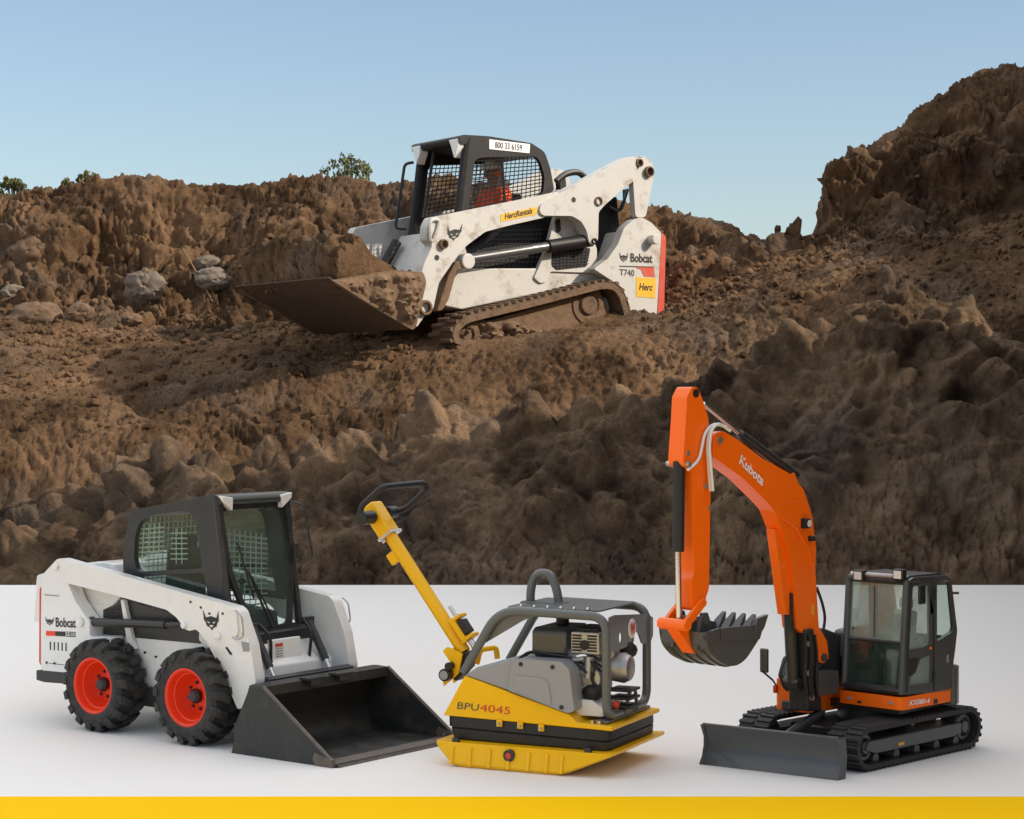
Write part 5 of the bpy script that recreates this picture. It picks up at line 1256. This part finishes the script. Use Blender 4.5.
    lettering('Herc', M['ink'], T, *lay([(897,528),(939,530),(897,506)], 1.006), O, bold=.02, shear=.2)
    lettering('Bobcat', M['ink'], T, *lay([(870,441),(938,444),(870,413)], 1.001), O, bold=.03)
    lettering('T740', M['ink_grey'], T, *lay([(836,482),(882,485),(836,462)], 1.001), O, bold=.02)
    emblem(M['ink'], wm, T, *lay([(836,441),(862,442),(836,409)], 1.001), O)
    emblem(M['ink'], wm, T, *lay([(298,378),(344,372),(303,326)], ya+.001), O)
    st = S(zl([(884,456),(943,457),(945,487),(912,486),(903,465)]), 1.001); MB().prism('y', st, .999, 1.004).build('red_stripe', M['red_used'], T)
    st = S(zl([(836,452),(943,455),(943,458),(836,455)]), 1.001); MB().prism('y', st, .999, 1.004).build('pin_stripe', M['ink'], T)
    # ---- bucket
    kn, kf = 1.16, -1.12
    bp = S(zk([(478,372),(500,398),(850,606),(866,590),(915,378),(898,336),(760,326)]), kn)
    floor_, heel, back = bp[0], bp[2], bp[4]
    cen = sum((Vector(q) for q in bp), Vector((0,0)))/len(bp)
    arc = fillet([bp[0], bp[2], bp[3], bp[4], bp[5]], [.0,.10,.08,.05,0], 4, False); arc2 = [q+(cen-q).normalized()*.04 for q in arc]
    bk = MB().prism('y', [tuple(q) for q in arc]+[tuple(q) for q in arc2[::-1]], kf, kn).build('bucket', M['shaded_mud'], T, bevel=.01)
    bs = fillet(bp, [.0,.0,.10,.08,.05,.03,.1], 3)
    for y in (kn-.015, kf+.015): MB().prism('y', bs, y-.02, y+.02).build('bucket_side', M['mud'], bk, bevel=.008)
    cx = S(zk([(470,372),(520,372),(700,500),(680,505)]), kn+.03); MB().prism('y', cx, kn+.007, kn+.03).build('side_cutter', M['mud'], bk, bevel=.008)
    e0 = Vector(bp[0]); dd = (e0-Vector(bp[2])).normalized(); nn = Vector((-dd.y, dd.x))
    q = [e0-dd*.3-nn*.012, e0+dd*.06-nn*.005, e0+dd*.06+nn*.012, e0-dd*.3+nn*.02]; MB().prism('y', [tuple(v) for v in q], kf, kn).build('cutting_edge', M['shaded_mud'], bk, bevel=.004)
    # mud crusted on the near side of the bucket
    mud_sheet([tuple(q) for q in bs], kn+.004, .06, .022, 1).build('mud_crust', M['mud'], bk, smooth=50)
    # the heaped earth in the bucket: a thing of its own
    prof = [Vector(v) for v in S(zk([(462,370),(464,320),(474,235),(502,168),(540,146),(590,160),(640,235),(700,262),(770,318),(850,335),(885,345)]), kn-.1)]
    prof = fillet(prof, .06, 3, False); lowp = [Vector(bp[0])+(cen-Vector(bp[0]))*.03, Vector(heel)+(cen-Vector(heel))*.15, Vector(back)+(cen-Vector(back))*.15]
    n = 72; mb = MB(); rows = []
    P = resample(prof+[lowp[2], lowp[1], lowp[0]], .035)
    for j in range(n+1):
        t = j/n; y = kf+.03+(kn-kf-.05)*t; fall = min(1, 5*min(t, 1-t)); hs = .93+.07*fall+(.08*noise.noise(Vector((y*1.3, 3, 1))))
        row = []
        for i, (p, tn) in enumerate(P):
            base = min(p.y, lowp[0].y+.0) ; h = p.y
            line = lowp[0].y+(p.x-lowp[0].x)*(lowp[2].y-lowp[0].y)/(lowp[2].x-lowp[0].x)
            if h > line: h = line+(h-line)*hs
            v = Vector((p.x, y, h)); out = Vector((tn.y, 0, -tn.x)); k = 1 if p.y > line-.02 else 0
            d = noise.fractal(v*2.2+Vector((5, 1, 2)), .6, 2.1, 5)*.09+facet(v, 4, 2)*.07+facet(v, 10, 4)*.04+noise.fractal(v*9, .5, 2.1, 4)*.03
            row.append(v+Vector((.6*d, 0, .8*d))*k+Vector((0, .03*d, 0)))
        rows.append(row)
    mb.loft(rows)
    E = Frame(0, 0, (0, 0, 0), F.rotz, d=0) if False else F
    load = mb.build('earth_load', M['dirt'], None, smooth=60)
    load.location = F.o; load.rotation_euler = (0, 0, F.rotz)
    tag(load, 'heap of crumbly brown earth filling the raised loader bucket', 'earth')
    return F, fb, sx

LF, fb, seat_x = build_loader()

def skin_body(name, joints, bones, root, m, parent=None, sub=2):
    me = bpy.data.meshes.new(name); names = list(joints)
    me.from_pydata([joints[k][0] for k in names], [(names.index(a), names.index(b)) for a, b in bones], [])
    o = bpy.data.objects.new(name, me); COL.objects.link(o); o.parent = parent
    md = o.modifiers.new('skin', 'SKIN')
    for i, k in enumerate(names):
        r = joints[k][1]; me.skin_vertices[0].data[i].radius = (r, r) if not isinstance(r, tuple) else r
        me.skin_vertices[0].data[i].use_root = (k == root)
    md.use_smooth_shade = True
    s = o.modifiers.new('sub', 'SUBSURF'); s.levels = s.render_levels = sub
    me.materials.append(m); return o
def build_driver():
    base = fb[1]-.22        # seat top
    e = thing('person', LF, 'driver in an orange shirt and white helmet sitting behind the wire cab guard', 'person')
    X, k = seat_x, 1.13
    def J(x, y, z, r): return ((X+x*k, y*k, base+z*k), r*k)
    j = dict(pelvis=J(.02,0,.08,.15), belly=J(.0,0,.24,.145), chest=J(.0,0,.42,.165), neck0=J(.0,0,.56,.09), neck=J(.02,0,.62,.058), skull=J(.03,0,.72,.092), crown=J(.03,0,.80,.075),
             lsh=J(.0,.19,.50,.075), lel=J(.10,.27,.25,.05), lwr=J(.34,.24,.20,.034), lhand=J(.42,.23,.22,.034),
             rsh=J(.0,-.19,.50,.075), rel=J(.10,-.27,.25,.05), rwr=J(.34,-.24,.20,.034), rhand=J(.42,-.23,.22,.034),
             lhip=J(.06,.10,.07,.10), lkn=J(.48,.14,.06,.068), lan=J(.56,.14,-.34,.05), lft=J(.72,.14,-.38,.045),
             rhip=J(.06,-.10,.07,.10), rkn=J(.48,-.14,.06,.068), ran=J(.56,-.14,-.34,.05), rft=J(.72,-.14,-.38,.045))
    b = [('pelvis','belly'),('belly','chest'),('chest','neck0'),('neck0','neck'),('neck','skull'),('skull','crown'),('chest','lsh'),('lsh','lel'),('lel','lwr'),('lwr','lhand'),('chest','rsh'),('rsh','rel'),('rel','rwr'),('rwr','rhand'),
         ('pelvis','lhip'),('lhip','lkn'),('lkn','lan'),('lan','lft'),('pelvis','rhip'),('rhip','rkn'),('rkn','ran'),('ran','rft')]
    body = skin_body('body', j, b, 'pelvis', M['skin'], e)
    g = lambda n, d: (j[n][0], j[n][1]+d)
    sj = dict(pelvis=(j['pelvis'][0], j['pelvis'][1]+.012), belly=g('belly',.02), chest=g('chest',.02), neck0=((X, 0, base+.55*k), .085), lsh=g('lsh',.018), lel=g('lel',.02), lfa=((X+.2*k, .26*k, base+.23*k), .055), rsh=g('rsh',.018), rel=g('rel',.02), rfa=((X+.2*k, -.26*k, base+.23*k), .055))
    skin_body('shirt', sj, [('pelvis','belly'),('belly','chest'),('chest','neck0'),('chest','lsh'),('lsh','lel'),('lel','lfa'),('chest','rsh'),('rsh','rel'),('rel','rfa')], 'pelvis', M['shirt'], body)
    tj = dict(pelvis=(j['pelvis'][0], j['pelvis'][1]+.006), **{n: g(n, .012) for n in ('lhip','lkn','lan','rhip','rkn','ran')})
    skin_body('trousers', tj, [('pelvis','lhip'),('lhip','lkn'),('lkn','lan'),('pelvis','rhip'),('rhip','rkn'),('rkn','ran')], 'pelvis', M['ink_grey'], body)
    hx, hz = X+.035*k, base+.73*k
    # face: nose, brow, ears
    fc = MB().sphere((hx+.105, 0, hz-.01), .022, 8, (1, .8, 1.3)); fc.build('nose', M['skin'], body)
    for s in (-1, 1):
        MB().sphere((hx+.09, s*.036, hz+.025), .014, 8).build('eye', M['ink'], body)
        MB().lathe([(0,.001),(0,.045),(s*.03,.05),(s*.045,.035),(s*.045,.001)], (hx-.005, s*.098, hz), n=14).build('ear_defender', M['orange'], body, smooth=50)
    MB().box((hx+.095, 0, hz-.062), (.012, .05, .010)).build('mouth', M['red_used'], body, bevel=.003)
    ht = MB(); rings = []
    for z, r in ((.03, .128), (.05, .130), (.10, .122), (.145, .095), (.175, .05), (.182, .004)):
        rings.append([Vector((hx-.005+r*1.12*math.cos(a*math.pi/12), r*math.sin(a*math.pi/12), hz+.02+z)) for a in range(24)])
    ht.loft(rings); ht.prism('z', [(hx+.17+.0*a, 0) if False else (hx+.03+.15*math.cos((a-6)*math.pi/12), .10*math.sin((a-6)*math.pi/12)) for a in range(13)], hz+.045, hz+.058)
    ht.build('helmet', M['hat'], body, smooth=50)
build_driver()
# ================================================================ rocks, clods, shrubs
def rock_mesh(r, seed, sc=(1, .8, .7), rough=1.0):
    bm = bmesh.new(); bmesh.ops.create_icosphere(bm, subdivisions=4, radius=1)
    o = Vector((seed*3.1, seed*1.7, seed*2.3))
    for v in bm.verts:
        n = v.co.copy(); p = n*1.1+o
        k = 1+.22*noise.fractal(p, .9, 2.1, 3)+.11*facet(p, 1.0, seed)+.05*facet(p, 2.7, seed)+.05*rough*noise.fractal(p*5, .7, 2.1, 4)
        w = n*k; v.co = Vector((w.x*sc[0], w.y*sc[1], w.z*sc[2]))*r
    me = bpy.data.meshes.new('rock'); bm.to_mesh(me); bm.free()
    me.polygons.foreach_set('use_smooth', [True]*len(me.polygons)); me.set_sharp_from_angle(angle=R(40)); return me
M['rock_tan'] = mat('tan_rock', (.15, .092, .054), .9, dirt=.8, dirt_col=(.09, .055, .033), dirt_scale=4, bump=.8, bump_scale=18, var=.15)
M['rock_grey'] = mat('pale_grey_rock', (.165, .135, .105), .9, dirt=.8, dirt_col=(.10, .068, .045), dirt_scale=6, bump=.9, bump_scale=22, var=.2)
for i, (px, py, wpx, sc, m, label) in enumerate([
    (34, 306, 62, (1, .7, .62), 'rock_tan', 'large tan boulder with a sloping flat top at the foot of the bank'),
    (143, 280, 42, (1, .8, .85), 'rock_grey', 'pale grey boulder standing in the broken bank'),
    (210, 278, 40, (1, .7, .6), 'rock_grey', 'grey slab leaning on the bank behind the raised bucket'),
    (206, 262, 26, (1, .7, .7), 'rock_grey', 'small grey stone resting above the leaning grey slab'),
    (28, 246, 44, (1, .7, .75), 'rock_tan', 'tan block jutting out of the bank above the large tan boulder'),
    (78, 308, 34, (1, .8, .7), 'rock_tan', 'brown rock lying just beside the large tan boulder'),
    (132, 322, 22, (1, .8, .6), 'rock_tan', 'small brown rock on the level ground below the pale grey boulder'),
    (236, 326, 22, (1, .8, .6), 'rock_tan', 'small brown rock on the ground near the bucket lip'),
    (188, 318, 18, (1, .8, .6), 'rock_tan', 'little brown stone between two small brown rocks'),
    (12, 290, 26, (1, .8, .7), 'rock_grey', 'greyish stone half cut off by the left picture edge'),
]):
    g = ground_hit(px, py+wpx*.25); r = wpx/2*g.y/FPX
    o = bpy.data.objects.new('rock', rock_mesh(r, i+1, sc)); COL.objects.link(o); o.data.materials.append(M[m])
    o.location = g+Vector((0, r*.25, r*sc[2]*.06)); o.rotation_euler = (0, random.uniform(-.25, .25), random.uniform(-.5, .5))
    tag(o, label, 'rock', 'rocks along the foot of the bank')
# a thin stake lying against the bank
a, b = ground_hit(184, 262), ground_hit(214, 312)
a += Vector((0, -.10, .10)); b += Vector((0, -.05, .06))
st = MB().tube([a, (a+b)/2+Vector((0, -.02, .02)), b], .011, n=6).build('stick', mat('weathered_wood', (.20, .13, .075), .85), None)
tag(st, 'thin bare stick lying on the broken bank left of the bucket', 'stick')
# loose clods over the ground: too many to count
def clods():
    mb = MB(); rnd = random.Random(3)
    ico = bmesh.new(); bmesh.ops.create_icosphere(ico, subdivisions=1, radius=1); iv = [v.co.copy() for v in ico.verts]; fi = [[v.index for v in f.verts] for f in ico.faces]; ico.free()
    for k in range(7500):
        u = rnd.uniform(-10, 1034); d = rnd.choice((rnd.uniform(23.6, 27.2), rnd.uniform(24, 28.4), rnd.uniform(26.2, 27.6)))
        if 425 < u < 640 and 23.6 < d < 27: continue
        g = dug_point(u, d); r = .011+.060*rnd.random()**4.5
        o = Vector((k*.37, k*.11, 0)); rot = Euler((rnd.random()*6, rnd.random()*6, rnd.random()*6)).to_matrix(); s = Vector((1, .6+.4*rnd.random(), .6+.4*rnd.random()))
        vs = []
        for v in iv: 
            w = v*(1+.35*noise.noise(v*1.3+o)); vs.append(g+rot @ Vector((w.x*s.x, w.y*s.y, w.z*s.z))*r+Vector((0, 0, r*.35)))
        mb.add(vs, fi)
    o = mb.build('earth_clods', M['dirt'], None, smooth=50); o['kind'] = 'stuff'; o['label'] = 'loose crumbs and clods of brown earth'
clods()
# shrubs beyond the crest
M['leaf'] = mat('shrub_leaf', (.13, .135, .05), .6, var=.35, dirt_scale=2)
M['bark'] = mat('shrub_bark', (.10, .075, .05), .9)
def shrub(px, ytop, wpx, hpx, d, seed, label):
    rnd = random.Random(seed)
    x = (px-512)*d/FPX; zt = CH-(ytop-HY)*d/FPX; zb = zsurf(px, d)-.1
    e = bpy.data.objects.new('shrub', None); COL.objects.link(e); e.location = (x, d, zb); tag(e, label, 'shrub', 'shrubs beyond the crest of the bank')
    hh = zt-zb; rw = wpx/2*d/FPX; rh = hpx*d/FPX
    tr = MB()
    for k in range(5):
        a = rnd.uniform(0, 6.28); top = Vector((math.cos(a)*rw*.5, math.sin(a)*rw*.4, hh-rh*rnd.uniform(.3, .7)))
        tr.tube([(0, 0, 0), top*.5+Vector((.03, 0, .05)), top], [.035, .025, .010], n=6)
    tr.build('trunk', M['bark'], e)
    lf = MB()
    cl = [(Vector((rnd.uniform(-1, 1)*rw*.85, rnd.uniform(-1, 1)*rw*.6, hh-rh*(.12+.88*rnd.random()**1.0))), rnd.uniform(.14, .3)*rw) for _ in range(26)]
    for c, cr in cl:
        lim = 1-abs(c.x)/(rw*1.1)
        c.z = min(c.z, hh-rh*(.05+.55*(1-lim)))
        for _ in range(46):
            v = Vector((rnd.gauss(0, 1), rnd.gauss(0, 1), rnd.gauss(0, 1))); v = v.normalized()*cr*rnd.random()**.4
            p = c+v; s = rnd.uniform(.02, .045); m = Euler((rnd.random()*6, rnd.random()*6, rnd.random()*6)).to_matrix()
            lf.add([p+m @ Vector(q)*s for q in ((-1, 0, 0), (0, -.45, .1), (1, 0, 0), (0, .45, .1))], [(0, 1, 2, 3)])
    lf.build('crown', M['leaf'], e, smooth=0)
shrub(346, 155, 52, 34, 32.0, 1, 'bushy green shrub beyond the bank, just left of the loader cab')
shrub(88, 170, 26, 22, 32.5, 2, 'small green shrub on the left bank, right hand of a close pair')
shrub(66, 178, 20, 16, 32.5, 3, 'low faint shrub on the left bank beside a slightly taller one')
shrub(12, 175, 26, 24, 32.0, 4, 'green shrub at the far left end of the bank')
shrub(787, 233, 18, 18, 32.0, 5, 'small pale shrub in the gap before the tall right bank')
shrub(46, 186, 14, 10, 32.5, 6, 'tiny shrub top showing over the left bank')
